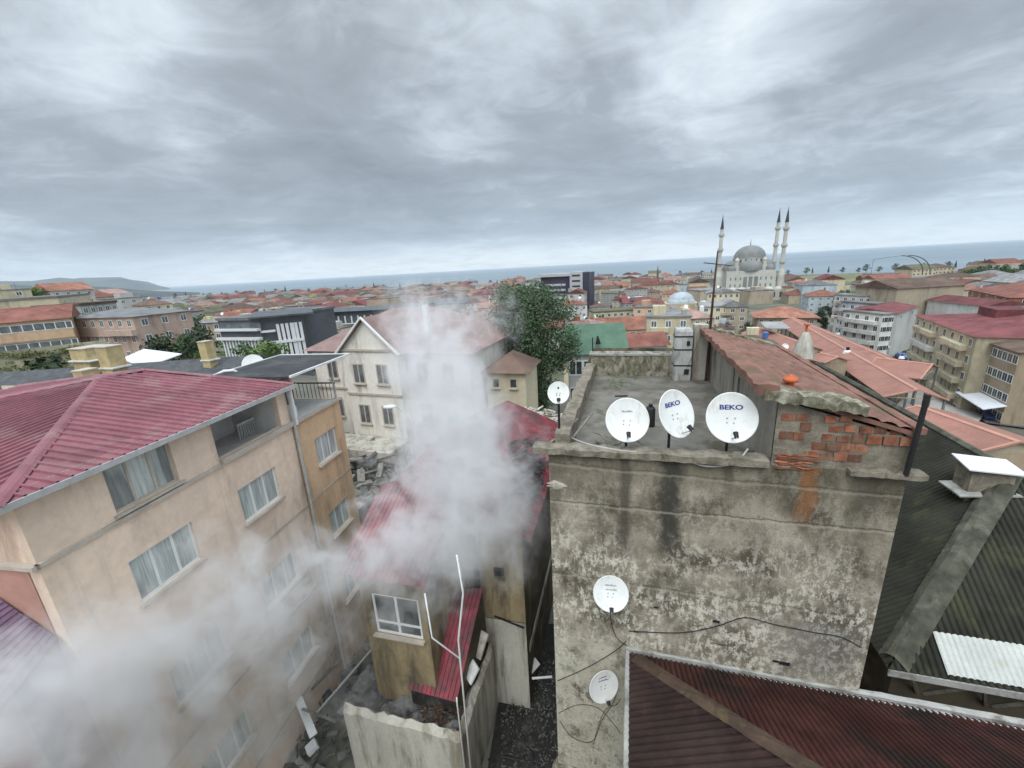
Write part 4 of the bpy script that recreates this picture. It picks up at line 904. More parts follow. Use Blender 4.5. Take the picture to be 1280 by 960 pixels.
# taller right-hand block along the alley
B2 = Fr(0.02, 10.6, -15); zz = -7.5
rb = empty('red_roof_block', 'narrow mustard block along the alley with a torn red metal roof', 'house', B2)
b = MB(); wall_holes(b, -1.35, 0, -10.9, zz, [(-.95, -.6, -9.4, -8.9)], 0, .2); b.build('front_wall', 'mustard', rb)
MB().quad((-1.35, -.02, -15), (0, -.02, -15), (0, -.02, -10.9), (-1.35, -.02, -10.9)).build('front_wall', 'old_white_wall', rb)['label'] = 'whitewashed lower front wall'
MB().quad((0, 0, -15), (0, 9.5, -15), (0, 9.5, zz), (0, 0, zz)).build('side_wall', 'soot_wall', rb)['label'] = 'soot-brown side wall along the alley'
MB().quad((-1.35, 9, -15), (-1.35, 0, -15), (-1.35, 0, zz), (-1.35, 9, zz)).build('side_wall', 'mustard', rb)
MB().corr((.35, -.35, zz-.12), (.35, 8.6, zz-.12), (-2.6, 8.6, zz+1.15), (-2.6, -.0, zz+1.15), .16, .03, False, True).build('roof_slope', 'burnt_red', rb)
MB().corr((-5.5, 8.6, zz-.12), (-5.5, 1.2, zz-.12), (-2.6, 0, zz+1.15), (-2.6, 8.6, zz+1.15), .16, .03, False, True).build('roof_slope', 'burnt_red', rb)
MB().box(-.05, .02, .3, 7.5, -12.4, -12.1).build('skirting', 'old_white_wall', rb)
# branched pipe
pp = RF.wall(587, 955, -.06); zz0 = -15.0
pb_ = [RF.wall(*q, -.08) for q in [(587, 958), (577, 844), (573, 800), (579, 741), (571, 694)]]
pb_[0].z = -15
bp = empty('branched_pipe', 'tall thin white pipe with a side branch standing in the smoke', 'pipe', RF)
MB().tube(pb_, .024, 8).build('upright', 'white_metal', bp, True)
MB().tube([RF.wall(576, 824, -.08), RF.wall(540, 797, -.08), RF.wall(531, 742, -.08)], .02, 8).build('branch', 'white_metal', bp, True)
MB().tube([pb_[0]+Vector((-.14, 0, 0)), RF.wall(576, 880, -.08)+Vector((-.1, 0, 0)), RF.wall(571, 872, -.1)], .02, 8).build('branch', 'white_metal', bp, True)
# loose things: boards, beams, sheets, hoses
def board(label, fr, a, b_, w_, t_, m_, name='board', cat='board', grp='debris around the burnt house'):
    a, b_ = fr.W(*a), fr.W(*b_); u = (b_-a).normalized(); sd_ = u.cross(Vector((0, 0, 1)));
    sd_ = (sd_.normalized() if sd_.length > .1 else Vector((1, 0, 0)))*w_/2; up_ = u.cross(sd_).normalized()*t_/2; mb = MB(); P = []
    for p in (a, b_): P += [p-sd_-up_, p+sd_-up_, p+sd_+up_, p-sd_+up_]
    mb.v = [tuple(p) for p in P]; mb.f = [(0, 1, 2, 3), (7, 6, 5, 4), (0, 4, 5, 1), (1, 5, 6, 2), (2, 6, 7, 3), (3, 7, 4, 0)]
    return tag(mb.build(name, m_), label, cat, grp)
def rfp(px, py, z): v = RF.flat(px, py, z); return (v.x, v.y, z)
board('pale panel leaning by the red lean-to, upper of two', RF, rfp(596, 822, -11.6), rfp(606, 790, -11.0), .32, .05, 'old_white_wall')
board('white board fallen against the annex side wall, lower of two', RF, rfp(585, 850, -11.7), rfp(595, 830, -11.3), .38, .05, 'white_metal')
board('white scrap of board in the alley below the soot-brown wall', RF, rfp(662, 838, -13.5), rfp(672, 826, -13.3), .3, .04, 'white_metal')
board('bent white rag-like board standing left of the annex', RF, rfp(373, 873, -13), rfp(392, 920, -13.4), .22, .05, 'white_metal')
board('small white block on the ground left of the annex', RF, rfp(384, 940, -14.2), rfp(396, 928, -14.1), .3, .16, 'white_metal')
board('thin pale lath running from the white rag-like board to the annex', RF, rfp(378, 886, -13), rfp(420, 902, -12.6), .07, .04, 'old_wood')
for i, (q1_, q2_, lab, w_, m_) in enumerate([
    ((425, 825, -12.6), (345, 905, -14.2), 'long grey beam slanting left of the ash-covered annex', .12, 'old_wood'),
    ((468, 808, -12.4), (395, 892, -13.6), 'thin slanting pole between the annex and the long beam', .06, 'pipe_grey'),
    ((330, 905, -14.3), (300, 958, -14.4), 'pale kerb-like beam in the smoke at the bottom', .18, 'old_wood'),
    ((255, 915, -14.2), (238, 948, -14.3), 'short pale beam in the thickest smoke at the bottom', .2, 'old_white_wall'),
    ((618, 770, -10.8), (655, 785, -10.9), 'dark rod sticking out below the mustard block', .05, 'black_metal'),
    ((665, 848, -13.2), (690, 846, -13.2), 'short pale pipe poking from the alley wall', .06, 'white_metal')]):
    board(lab, RF, rfp(*q1_), rfp(*q2_), w_, w_*.6, m_, 'beam', 'beam')
rnd = random.Random(21)
def heap(name, label, c, rad, n, m_, cat='debris', kind='stuff', s=.12, sq=.35):
    mb = MB()
    for _ in range(n):
        a = rnd.uniform(0, 6.283); r_ = math.sqrt(rnd.random()); x, y = r_*rad[0]*math.cos(a), r_*rad[1]*math.sin(a); z = (1-r_)*rad[2]*rnd.random(); l_ = s*rnd.uniform(.4, 2.2); w2 = s*rnd.uniform(.2, .7)
        Mm = Matrix.Rotation(rnd.uniform(0, 6.28), 4, 'Z') @ Matrix.Rotation(rnd.gauss(0, sq), 4, 'X') @ Matrix.Rotation(rnd.gauss(0, sq), 4, 'Y')
        n0 = len(mb.v); mb.box(-l_, l_, -w2, w2, -w2*.3, w2*.3)
        for i in range(n0, len(mb.v)): mb.v[i] = tuple(Mm @ Vector(mb.v[i]) + Vector((c[0]+x, c[1]+y, c[2]+z)))
    return tag(mb.build(name, m_), label, cat, kind=kind)
P_ = lambda fr, px, py, z: atZ(px, py, z)
heap('charred_rubble', 'charred timber rubble strewn over the torn red roof by the terrace', atZ(640, 575, -7.2), (1.2, 3.6, .5), 240, 'charred', s=.16)
heap('pale_rubble', 'pale broken boards and plaster piled behind the torn red roof', atZ(655, 527, -8.2), (2.2, 2.4, .5), 220, 'old_white_wall', s=.16)
heap('burnt_rubble', 'burnt rubble and clods at the rim of the ash floor', RF.W(2.75, .75, -12.2), (.6, .35, .3), 90, 'brown_ridge', s=.06)
heap('grey_rubble', 'grey demolition rubble covering the yard left of the annex', atZ(370, 900, -14.5), (3.4, 3.2, .5), 420, 'rubble', s=.16)
heap('alley_rubble', 'dark gravel and litter on the alley floor', (.3, 9.6, -14.48), (1.3, 3.2, .16), 1500, 'rubble', s=.028)
heap('timber_rubble', 'grey timber wreckage between the villa porch and the peach building', atZ(450, 590, -12.5), (3.0, 4.5, 1.2), 260, 'old_wood', s=.35)
for k in range(7):
    a = atZ(*rnd.choice([(420, 545), (430, 570), (450, 560), (470, 575), (400, 560)]), -12); b2 = a+Vector((rnd.uniform(1, 4.5), rnd.uniform(-2.5, 2.5), rnd.uniform(-.6, 1.4)))
    fr0 = Fr(0, 0, 0); board(['longest grey rafter', 'pale split rafter', 'crooked dark rafter', 'short grey rafter', 'leaning pale rafter', 'thin weathered rafter', 'broad fallen rafter'][k]+' in the timber wreckage below the villa', fr0, tuple(a), tuple(b2), .12+.02*k, .1, ['old_wood', 'rubble'][k % 2], 'rafter', 'rafter')
for k, (pts, lab) in enumerate([([(640, 870), (645, 900), (660, 935), (690, 930)], 'black hose curling across the alley floor'), ([(625, 945), (650, 950), (665, 935), (668, 960)], 'black hose crossing the others near the alley mouth'), ([(655, 875), (652, 905), (640, 925), (610, 950)], 'black hose hugging the white wall side of the alley')]):
    o = MB().tube([atZ(x, y, -14.45) for x, y in pts], .03, 6).build('hose', 'cable'); tag(o, lab, 'hose', 'hoses in the alley')
for k, (pts, lab) in enumerate([([(356, 960), (352, 925), (366, 895), (372, 880)], 'thin red hose arching up left of the annex'), ([(350, 955), (362, 935), (372, 925), (368, 960)], 'looped red hose at the bottom left of the annex')]):
    o = MB().tube([atZ(x, y, -14.3+.0*k) for x, y in pts], .035, 6).build('hose', 'burnt_red'); tag(o, lab, 'hose', 'red hoses')
o = MB().slab([atZ(240, 960, -14.2), atZ(345, 960, -14.2), atZ(330, 900, -14.2), atZ(262, 905, -14.2)], .1).build('fallen_roof_sheet', 'burnt_red'); tag(o, 'fallen red roof sheet lying in the smoke at the bottom', 'roof sheet')
# planter lump at the bottom by the alley
o = MB().lathe([(0, .45), (.25, .4), (.38, .2), (.42, 0), (0, 0)], atZ(712, 953, -10.6)+Vector((0, 0, -.4)), 9).build('cement_lump', 'moss'); tag(o, 'mossy cement lump at the foot of the stained wall', 'lump')

o = MB().slab([(-1.9, 5.5, -14.5), (1.5, 5.5, -14.5), (3.2, 14, -14.5), (-.6, 14, -14.5)], .2).build('alley_paving', 'charred'); tag(o, kind='structure')
# ------------------------------------------------------------------ the town
FOOT = []            # (x, y, radius) kept clear of the filler houses
LAND = []            # named landmarks for the labels
def solve(px, py, H):
    """distance at which a point H above the terrain is seen at this pixel of the layout sketch"""
    d = ray(px, py); hh = math.hypot(d.x, d.y); k = (320.0 if px < 150 and py < 386 else 900.0)/hh; best = (1e9, k)
    while k*hh > 14:
        f_ = G(d.x*k, d.y*k)+H-d.z*k
        if f_ <= 0: return d*k
        if f_ < best[0] and k*hh < 500: best = (f_, k)
        k /= 1.004
    print('no crossing', px, py, H, best, best[1]*hh); return d*best[1]
WM = {}
def winmesh(w_, h_, nm='glass_mid', frame='white_pvc'):
    key = (round(w_, 2), round(h_, 2), nm, frame)
    if key not in WM:
        mb = MB().box(0, w_, -.04, .0, 0, h_); me = bpy.data.meshes.new('window'); 
        mb.box(.09*w_, w_*.46, -.055, -.042, .1*h_, h_*.92).box(.54*w_, w_*.91, -.055, -.042, .1*h_, h_*.92)
        me.from_pydata(mb.v, [], mb.f); me.materials.append(M[frame]); me.materials.append(M[nm])
        for i, p in enumerate(me.polygons): p.material_index = 0 if i < 6 else 1
        WM[key] = me
    return WM[key]
def put_windows(parent, s0, s1, y, zt, storeys, ncol, fh=3.0, w_=1.3, h_=1.5, side=None, nm='glass_mid', frame='white_pvc', top_off=.6, bands=None):
    n = 0
    for f_ in range(storeys):
        for c_ in range(ncol):
            u = s0+(s1-s0)*(c_+.5)/ncol-w_/2; z = zt-top_off-h_-f_*fh
            o = bpy.data.objects.new('window', winmesh(w_, h_, nm, frame)); COL.objects.link(o); o.parent = parent
            if side is None: o.location = (u, y-.003, z)
            elif side == 'L': o.location = (y-.003, s0+(s1-s0)*(c_+.5)/ncol+w_/2, z); o.rotation_euler.z = R(-90)
            else: o.location = (y+.003, u, z); o.rotation_euler.z = R(90)
            n += 1
    return n
def bld(name, label, cat, pl, pr_, H, depth, storeys, ncol, wall, roof=('flat', 'roof grey', .4), group=None, sides='', ncs=3, nm='glass_mid', wsz=(1.3, 1.5), land=None, side_depth=None, frame='white_pvc', ov=.5, balc=False):
    a = solve(*pl, H); zt = a.z; b_ = atZ(*pr_, zt); th = math.degrees(math.atan2(b_.y-a.y, b_.x-a.x)); f = Fr(a.x, a.y, th); L = (b_.xy-a.xy).length
    e = empty(name, label, cat, f, group=group); base = min(G(a.x, a.y), G(b_.x, b_.y), G(*f.W(L/2, depth, 0).xy))-3
    MB().box(0, L, 0, depth, base, zt).build('wall', wall, e)
    kind, rm, rh = roof
    if kind == 'flat':
        MB().box(-.25, L+.25, -.25, depth+.25, zt+.002, zt+rh).build('roof', rm, e)
    else: hiproof(MB(), 0, L, 0, depth, zt+.003, zt+rh, ov, None if kind == 'hip' else kind).build('roof', rm, e)
    fh = H/max(storeys, 1) if H/max(storeys, 1) < 4 else 3.1
    put_windows(e, 0, L, 0, zt, storeys, ncol, fh, *wsz, nm=nm, frame=frame)
    if 'L' in sides: put_windows(e, 0, depth, 0, zt, storeys, ncs, fh, *wsz, side='L', nm=nm, frame=frame)
    if 'R' in sides: put_windows(e, 0, depth, L, zt, storeys, ncs, fh, *wsz, side='R', nm=nm, frame=frame)
    if balc:
        for f_ in range(storeys):
            z = zt-fh*(f_+1)+.1; MB().box(L*.08, L*.45, -1.1, -.003, z, z+.95).build('balcony', 'wall white' if f_ % 2 else wall, e); MB().box(L*.6, L*.92, -1.1, -.003, z, z+.95).build('balcony', wall, e)
    c_ = f.W(L/2, depth/2, 0); FOOT.append((c_.x, c_.y, math.hypot(L, depth)/2+1.5))
    if land: LAND.append((land, c_.x, c_.y))
    e['_l'] = L; return e, f, L, zt
def drop(e):
    if '_l' in e: del e['_l']
# --- right hand side, along the market street
e, f, L, zt = bld('apartment_building', 'long pale five-storey apartment building with balconies under a wide pinkish red roof', 'building', (1146, 394), (1222, 421), 15, 22, 5, 8, 'wall cream', ('hip', 'roof dark red', 2.0), sides='L', land='the pink-red roofed apartments', nm='glass_dark', balc=True)
MB().box(8, 15, 7, 12, zt+1.2, zt+2.9).build('roof_lantern', 'roof dark red', e)
bld('white_shop_house', 'narrow bright white four-storey house with dark paired windows beside the brown-grid facade', 'house', (1219, 418), (1238, 427), 13, 9, 4, 3, 'wall white', ('flat', 'white_sheet', .3), sides='L', nm='glass_dark', land='the narrow white house')
e, f, L, zt = bld('brown_grid_building', 'cream and brown building with a gridded lower facade and white shop canopy', 'building', (1238, 428), (1276, 440), 12.5, 10, 4, 6, 'wall tan', ('hip', 'roof brown', 1.2), nm='glass_dark', land='the brown-grid building')
MB().slab([(-.6, -2.6, zt-9.2), (L+.4, -2.6, zt-9.4), (L+.4, -.01, zt-8.6), (-.6, -.01, zt-8.6)], .15).build('shop_canopy', 'white_sheet', e)
bld('pink_shop_building', 'pink and red shop building at the right edge of the town', 'building', (1274, 446), (1312, 458), 8, 10, 2, 4, 'wall pink', ('flat', 'roof dark red', 1.2), land='the pink shop building')
bld('white_gable_house', 'house with a plain white end wall and dark red roof left of the grey apartments', 'house', (1120, 392), (1148, 383), 13, 12, 1, 2, 'wall white', ('x', 'roof dark red', 1.2), land='the white gable house')
e, f, L, zt = bld('blank_wall_building', 'large building turning a blank grey-tan wall to the town, red shed roof on top', 'building', (1122, 361), (1207, 356), 18, 16, 0, 1, 'wall beige', ('x', 'roof brown', 2.5), land='the blank-walled building')
bld('billboard_house', 'white building with a blue-grey panel behind the pink-red roof', 'building', (1160, 375), (1232, 383), 14, 10, 0, 1, 'wall white', ('x', 'roof dark red', 1.5), land='the white panel building')
bld('brick_red_house', 'broad house of raw red brick under a wide brick-red hip roof', 'house', (1212, 362), (1262, 372), 14, 22, 2, 5, 'wall unpainted brick', ('hip', 'roof rust red', 3.5), sides='R', nm='glass_dark', land='the raw brick house')
bld('cream_red_roof_building', 'cream building with a long red roof just beyond the blank wall', 'building', (1094, 349), (1140, 347), 13, 14, 2, 6, 'wall cream', ('x', 'roof rust red', 2.5), nm='glass_dark', land='the long cream building')
for k, (pl, pr_, H, wl_, lab) in enumerate([((1083, 371), (1096, 370), 15, 'wall white', 'tall white block with stacked balconies at the head of the market street'), ((1094, 381), (1108, 380), 14, 'wall pale blue', 'pale blue balcony block lining the market street'), ((1104, 394), (1118, 393), 13, 'wall white', 'slim white balcony block nearest the white gable house')]):
    e, f, L, zt = bld('balcony_block', lab, 'building', pl, pr_, H, 12, 5, 3, wl_, ('flat', 'roof grey', .4), sides='L', ncs=4, nm='glass_dark')
    for f_ in range(4):
        z = zt-1.7-f_*2.8; MB().box(-1.3, -.003, 1, 11, z-1.1, z-.1).build('balcony', 'wall white', e)
bld('hip_roof_house', 'grey house with a broad terracotta hip roof in front of the mosque', 'house', (946, 397), (1022, 397), 8, 16, 2, 6, 'wall beige', ('hip', 'roof terracotta', 3.2), nm='glass_dark', land='the terracotta hip-roofed house', ov=1.0)
bld('small_white_house', 'small white house with a tan hip roof beside the green trees', 'house', (1043, 396), (1082, 398), 8, 9, 2, 3, 'wall white', ('hip', 'roof terracotta', 1.8), sides='L', nm='glass_dark', land='the tan-roofed white house')
tree('rounded bright green tree beside the small white house, left of its twin', solve(1050, 386, 3)+Vector((0, 0, -6)), 12, 4.6, 26, 90, .45, 'leaf', seed=31, group='pair of green trees by the small white house')
tree('rounded bright green tree nearer the white balcony blocks, right of its twin', solve(1068, 386, 3)+Vector((0, 0, -6)), 14, 5.0, 26, 90, .45, 'leaf_bright', seed=32, group='pair of green trees by the small white house')
tree('dark tree standing between the terracotta hip roof and the small white house', solve(1030, 405, 2)+Vector((0, 0, -4)), 11, 4.0, 26, 90, .35, 'leaf_dark', seed=33)
for k, (px, H) in enumerate([(1214, 10), (1228, 12), (1240, 10), (1254, 11), (1268, 10), (1280, 12)]):
    p = solve(px, 347, 6); t_ = tree('', p+Vector((0, 0, -8)), 15+k % 2*3, 8, 22, 70, .8, 'leaf' if k % 2 else 'leaf_bright', seed=40+k, group='green trees behind the raw brick house')
    t_['label'] = ['first green tree from the blank wall, behind the raw brick house', 'tall light green tree, second from the blank wall', 'dark green tree, third from the blank wall', 'light green tree, fourth from the blank wall', 'green tree second from the end of the row', 'green tree at the far end of the row behind the brick house'][k]
# --- market sheds
def shed(label, r0, r1, zr_, half, drop_, open_=False, name='market_shed', trim=True, posts=False):
    a, b_ = atZ(*r0, zr_), atZ(*r1, zr_); th = math.degrees(math.atan2(b_.y-a.y, b_.x-a.x)); f = Fr(a.x, a.y, th); L = (b_.xy-a.xy).length
    e = empty(name, label, 'market shed', f, group='terracotta market sheds'); ze = zr_-drop_
    MB().slab([(0, -half, ze), (L, -half, ze), (L, 0, zr_), (0, 0, zr_)], .12).build('roof_slope', 'terracotta', e)
    MB().slab([(0, 0, zr_), (L, 0, zr_), (L, half, ze), (0, half, ze)], .12).build('roof_slope', 'terracotta', e)
    ridge_strip((0, 0, zr_+.02), (L, 0, zr_+.02), .28, .06, .05, 4, 0).build('ridge_cap', 'terracotta_trim', e)
    if trim:
        MB().tube([(L, -half, ze), (L, 0, zr_), (L, half, ze)], .14, 4).tube([(0, -half, ze), (0, 0, zr_), (0, half, ze)], .12, 4).build('verge', 'terracotta_trim', e)
    g_ = min(G(*f.W(L, 0, 0).xy), G(*f.W(0, 0, 0).xy))-1
    if open_:
        b = MB()
        n_ = max(3, int(L/5))
        for k in range(n_+1):
            x = .3+(L-.6)*k/n_
            for y in (-half+.3, half-.3): MB().box(x-.12, x+.12, y-.12, y+.12, g_, ze+.1).build('post', 'wall dark grey', e)
            MB().tube([(x, -half+.3, ze-.1), (x, half-.3, ze-.1)], .08, 4).tube([(x, 0, ze-.1), (x, 0, zr_-.15)], .06, 4).tube([(x, -half*.5, ze-.1), (x, -half*.5, (ze+zr_)/2-.15)], .05, 4).tube([(x, half*.5, ze-.1), (x, half*.5, (ze+zr_)/2-.15)], .05, 4).build('truss', 'wall beige', e)
    else:
        MB().box(.3, L-.3, -half+.4, half-.4, g_, ze-.05).build('wall', 'wall tan', e)
        m_ = MB(); m_.quad((L-.3, -half+.4, ze-.05), (L-.3, half-.4, ze-.05), (L-.3, 0, zr_-.15)); m_.build('gable', 'wall beige', e)
    c_ = f.W(L/2, 0, 0)
    for k in range(int(L/8)+1): p = f.W(k*8, 0, 0); FOOT.append((p.x, p.y, half+5))
    return e, f, L
e, f, L = shed('long terracotta market shed running from the hip-roofed house past the white vent', (990, 398), (1147, 487), -19.5, 3.6, 1.3, True)
shed('long terracotta shed along the street side, parallel beyond the nearest long one', (991, 397), (1118, 451), -21.0, 3.6, 1.2)
shed('open-sided terracotta shed with visible timber trusses beside the paved yard', (1096, 447), (1166, 455), -19.5, 5.5, 1.6, True)
shed('short terracotta shed crossing the long shed halfway along', (1026, 441), (1048, 446), -18.0, 2.6, .9)
shed('terracotta shed with a grey metal patch behind the brown tiled roof', (948, 409), (1012, 432), -19.5, 4.5, 1.5)
shed('low terracotta shed roof lying between the dark post and the white chimney cover', (1148, 507), (1275, 552), -17.5, 4.5, 1.2)
MB_ = MB().slab([(-1.2, -1.8, .05), (1.2, -1.8, .05), (1.2, 1.8, .35), (-1.2, 1.8, .35)], .1)
o = MB_.build('metal_sheet', 'wall grey'); o.location = atZ(968, 408, -18.2); o.rotation_euler.z = R(-20); o.scale = (2.2, 2.2, 2); tag(o, 'pale grey metal sheet laid on the terracotta shed roof', 'sheet')
def vent(label, px, py, z, s_, stone=False):
    p = atZ(px, py, z); e = empty('roof_vent', label, 'vent', loc=p, group='vents on the terracotta roofs'); e.scale = (s_,)*3
    if stone: MB().lathe([(1.0, -1), (.75, .2), (.35, 1.3), (.2, 1.5), (0, 1.5)], seg=8).build('base', 'old_white_wall', e); MB().lathe([(.1, 1.45), (.11, 2.1), (.27, 2.15), (.28, 2.28), (0, 2.36)], seg=10).build('cap', 'orange_clay', e)
    else: MB().lathe([(.8, -.3), (.6, .3), (.3, .5), (0, .5)], seg=8).build('base', 'white_metal', e); MB().lathe([(.25, .5), (.28, 1.), (0, 1.1)], seg=8).build('cap', 'black_metal', e)
vent('conical stone chimney with a small orange cap above the brown tiled roof', 1005, 434, -5.6, .62, True)
vent('small white vent with a black cap on the long shed roof', 1059, 441, -19.8, 1.1)
vent('tiny dark vent on the open-sided shed roof', 1127, 447, -20, .6)
yp = [atZ(x, y, -26.5).xy for x, y in ((1118, 500), (1150, 462), (1240, 497), (1215, 530))]
patch_on_ground('market_yard', [tuple(p) for p in yp], 'court', .45)
# the yard is held level by a low wall
# street
def road(name, pts, w_, m_, lift):
    mb = MB(); n_ = 40; P = [Vector(p) for p in pts]; Q = []
    for i in range(len(P)-1):
        for k in range(12): Q.append(P[i].lerp(P[i+1], k/12))
    Q.append(P[-1])
    for i, p in enumerate(Q):
        d_ = (Q[min(i+1, len(Q)-1)]-Q[max(i-1, 0)]).normalized(); s_ = Vector((-d_.y, d_.x))*w_/2
        for q in (p+s_, p, p-s_): mb.v.append((q.x, q.y, max(G(p.x, p.y), G(q.x, q.y))+lift))
    for i in range(len(Q)-1):
        for k in range(2): a = i*3+k; mb.f.append((a, a+1, a+4, a+3))
    return tag(mb.build(name, m_, smooth=True), kind='structure')
st = [atZ(1300, 530, -27.5).xy, atZ(1230, 470, -28).xy, atZ(1150, 440, -29).xy, atZ(1096, 415, -29.6).xy, atZ(1062, 385, -30.5).xy]
road('street', st, 11, 'asphalt', .3)
# cars
CARC = {'white': (.62, .62, .62), 'red': (.35, .03, .03), 'dark blue': (.03, .05, .16), 'silver': (.38, .39, .40), 'black': (.03, .03, .03), 'grey': (.2, .2, .21), 'blue': (.06, .14, .35)}
for k, c in CARC.items(): mat('paint '+k, c, .3, .04, 1, spec=.6, fine=.02)
def car_proto(col):
    e = empty('parked_car', '', 'car', loc=(0, 0, 0)); mb = MB()
    prof = [(-2.15, .35), (-2.2, .75), (-1.5, .92), (-1.0, 1.0), (-.55, 1.42), (.85, 1.45), (1.5, 1.02), (2.1, .95), (2.15, .4)]
    n = len(prof)
    for y, sx in ((-.85, 1), (.85, 1)):
        for (x, z) in prof: mb.v.append((x, y*(0.86 if z > 1.1 else 1), z))
    mb.f += [tuple(range(n)), tuple(reversed(range(n, 2*n)))] + [(i, i+n, (i+1) % n+n, (i+1) % n) for i in range(n)]
    mb.build('body', 'paint '+col, e)
    MB().box(-.75, 1.15, -.80, .80, 1.02, 1.34).build('windows', 'glass_dark', e)
    for x in (-1.35, 1.35):
        for y in (-.8, .8): MB().lathe([(0, -.1), (.32, -.1), (.32, .1), (0, .1)], (x, y, .33), 12, Matrix.Rotation(R(90), 4, 'X')).build('wheel', 'black_metal', e)
    return e
rnd = random.Random(77); protos = {}
carpos = []
for k in range(34):
    u = k/33; i = min(int(u*4), 3); p = Vector(st[i]).lerp(Vector(st[i+1]), u*4-i); d_ = (Vector(st[i+1])-Vector(st[i])).normalized(); n_ = Vector((-d_.y, d_.x))
    side = (-4.4, 4.4, 1.6)[k % 3] if k % 7 else -1.5; p = p+n_*side; carpos.append((p, math.atan2(d_.y, d_.x)+rnd.uniform(-.06, .06)))
cn = list(CARC); used = {}
for k, (p, a) in enumerate(carpos):
    c = cn[rnd.randrange(len(cn))]
    if c not in protos: e = protos[c] = car_proto(c)
    else: e = ccopy(protos[c])
    e.location = (p.x, p.y, G(p.x, p.y)+.32); e.rotation_euler.z = a; e['group'] = c+' cars along the market street'; e['label'] = c+' car parked or driving in the street below the balcony apartments'
# umbrellas and awnings in the street market
for k, (px, py, col, lab) in enumerate([(1052, 417, 'paint white', 'white market parasol nearest the long shed roof'), (1062, 420, 'paint red', 'red market awning at the near end of the stalls'), (1071, 417, 'paint red', 'red market awning between the white parasol and blue tarpaulin'), (1078, 426, 'paint white', 'white awning beside the blue tarpaulin'), (1090, 427, 'paint dark blue', 'deep blue tarpaulin over a market stall'), (1099, 430, 'paint white', 'white tarpaulin at the street corner'), (1084, 410, 'paint silver', 'grey stall roof behind the blue tarpaulin')]):
    p = atZ(px, py, -26.5); e = empty('market_awning', lab, 'awning', loc=p, group='market awnings')
    w_ = 2.6; MB().lathe([(w_, -.6), (w_*.98, -.5), (w_*.5, .1), (.001, .5)], seg=4, M=Matrix.Rotation(R(30), 4, 'Z')).build('canopy', col, e); MB().tube([(0, 0, -4), (0, 0, .4)], .06, 5).build('pole', 'pipe_grey', e)
# --- middle
e, f, L, zt = bld('green_roof_house', 'white-walled house with a plain green roof just beyond the terrace wall', 'house', (711, 443), (782, 441), 8, 8, 3, 4, 'wall white', ('x', 'green_roof', 2.3), nm='glass_dark', land='the green-roofed house', ov=.35)
MB().tube([(L*.42, -.3, zt-.1), (L*.42, -.3, zt+1.6)], .05, 5).build('pole', 'black_metal', e); mb = MB(); mb.v = [(L*.47, -.1, zt+.9), (L*.57, -.1, zt+.9), (L*.52, -.1, zt+1.7), (L*.52, 1.6, zt+1.4)]; mb.f = [(0, 1, 2), (1, 3, 2), (0, 2, 3)]; mb.build('dormer', 'charred', e)
bld('terracotta_roof_house', 'long low house with a terracotta roof directly behind the green-roofed house', 'house', (742, 414), (812, 411), 7, 10, 1, 5, 'wall cream', ('x', 'roof terracotta', 3.2), nm='glass_dark', land='the long terracotta-roofed house')
bld('pink_chimney_house', 'small pink-roofed house with a pink chimney beside the big green tree', 'house', (716, 418), (741, 416), 8, 8, 2, 3, 'wall cream', ('x', 'roof faded pink', 2.2), nm='glass_dark')
bld('red_roof_house', 'little white house with a red-tiled roof right of the green-roofed house', 'house', (783, 434), (834, 431), 7, 6, 1, 4, 'wall white', ('x', 'roof rust red', 1.8), nm='glass_dark')
bld('cream_parapet_building', 'low cream building with a long arcaded parapet', 'building', (742, 391), (812, 387), 8, 10, 2, 9, 'wall cream', ('flat', 'roof moss-stained', .5), nm='glass_dark', land='the arcaded cream building')
bld('hotel_building', 'cream four-storey hotel-like block with rows of dark windows and a dark cornice', 'building', (802, 357), (846, 355), 15, 14, 4, 6, 'wall cream', ('hip', 'roof rust red', 2.5), nm='glass_dark', land='the four-storey cream block', wsz=(1.1, 1.7))
bld('grey_slab_building', 'plain grey-tan slab building left of the mosque', 'building', (876, 364), (906, 362), 14, 14, 1, 3, 'wall beige', ('flat', 'roof grey', .5), land='the grey slab by the mosque')
bld('white_block_building', 'white block with a dark base beside the glass office tower', 'building', (737, 353), (765, 351), 15, 14, 2, 5, 'wall white', ('flat', 'roof grey', .5), sides='R', nm='glass_dark', land='the white block beside the office tower')
bld('tower_house', 'slim white tower house with single dark windows above the big tree', 'house', (697, 370), (711, 369), 14, 8, 4, 1, 'wall white', ('flat', 'roof grey', .4), nm='glass_dark', land='the slim white tower house')
bld('long_cream_building', 'long cream building left of the glass office tower', 'building', (633, 361), (680, 358), 11, 14, 2, 8, 'wall cream', ('x', 'roof moss-stained', 2.), nm='glass_dark', land='the long pale building')
# glass office tower
a = solve(676, 345, 24); a = a*(270/a.y); f = Fr(a.x, a.y, -24); e = empty('office_tower', 'dark glass office tower with a pale striped end and flat white roof slab', 'office building', f); LAND.append(('the glass office tower', a.x, a.y)); FOOT.append((a.x+12, a.y+8, 22))
zt = a.z; g0 = G(a.x, a.y)-3
MB().box(0, 19, 0, 16, g0, zt-.8).build('wall', 'office_dark', e); MB().box(-1.2, 19.5, -1.6, 17, zt-.79, zt+.9).build('roof', 'office_light', e); MB().box(19.01, 27, -1, 15, g0, zt+1.5).build('stair_core', 'office_light', e)
for k in range(4): MB().box(2, 16, -.12, -.003, zt-6.5-k*3.2, zt-5.2-k*3.2).build('spandrel', 'office_light', e)
for k in range(6): MB().box(20.5, 25.5, -1.1, -1.003, zt-1.2-k*3.2, zt-.1-k*3.2).build('window', 'glass_dark', e)
MB().box(27.01, 31, -.5, 14, g0, zt+1).build('wing', 'office_dark', e)
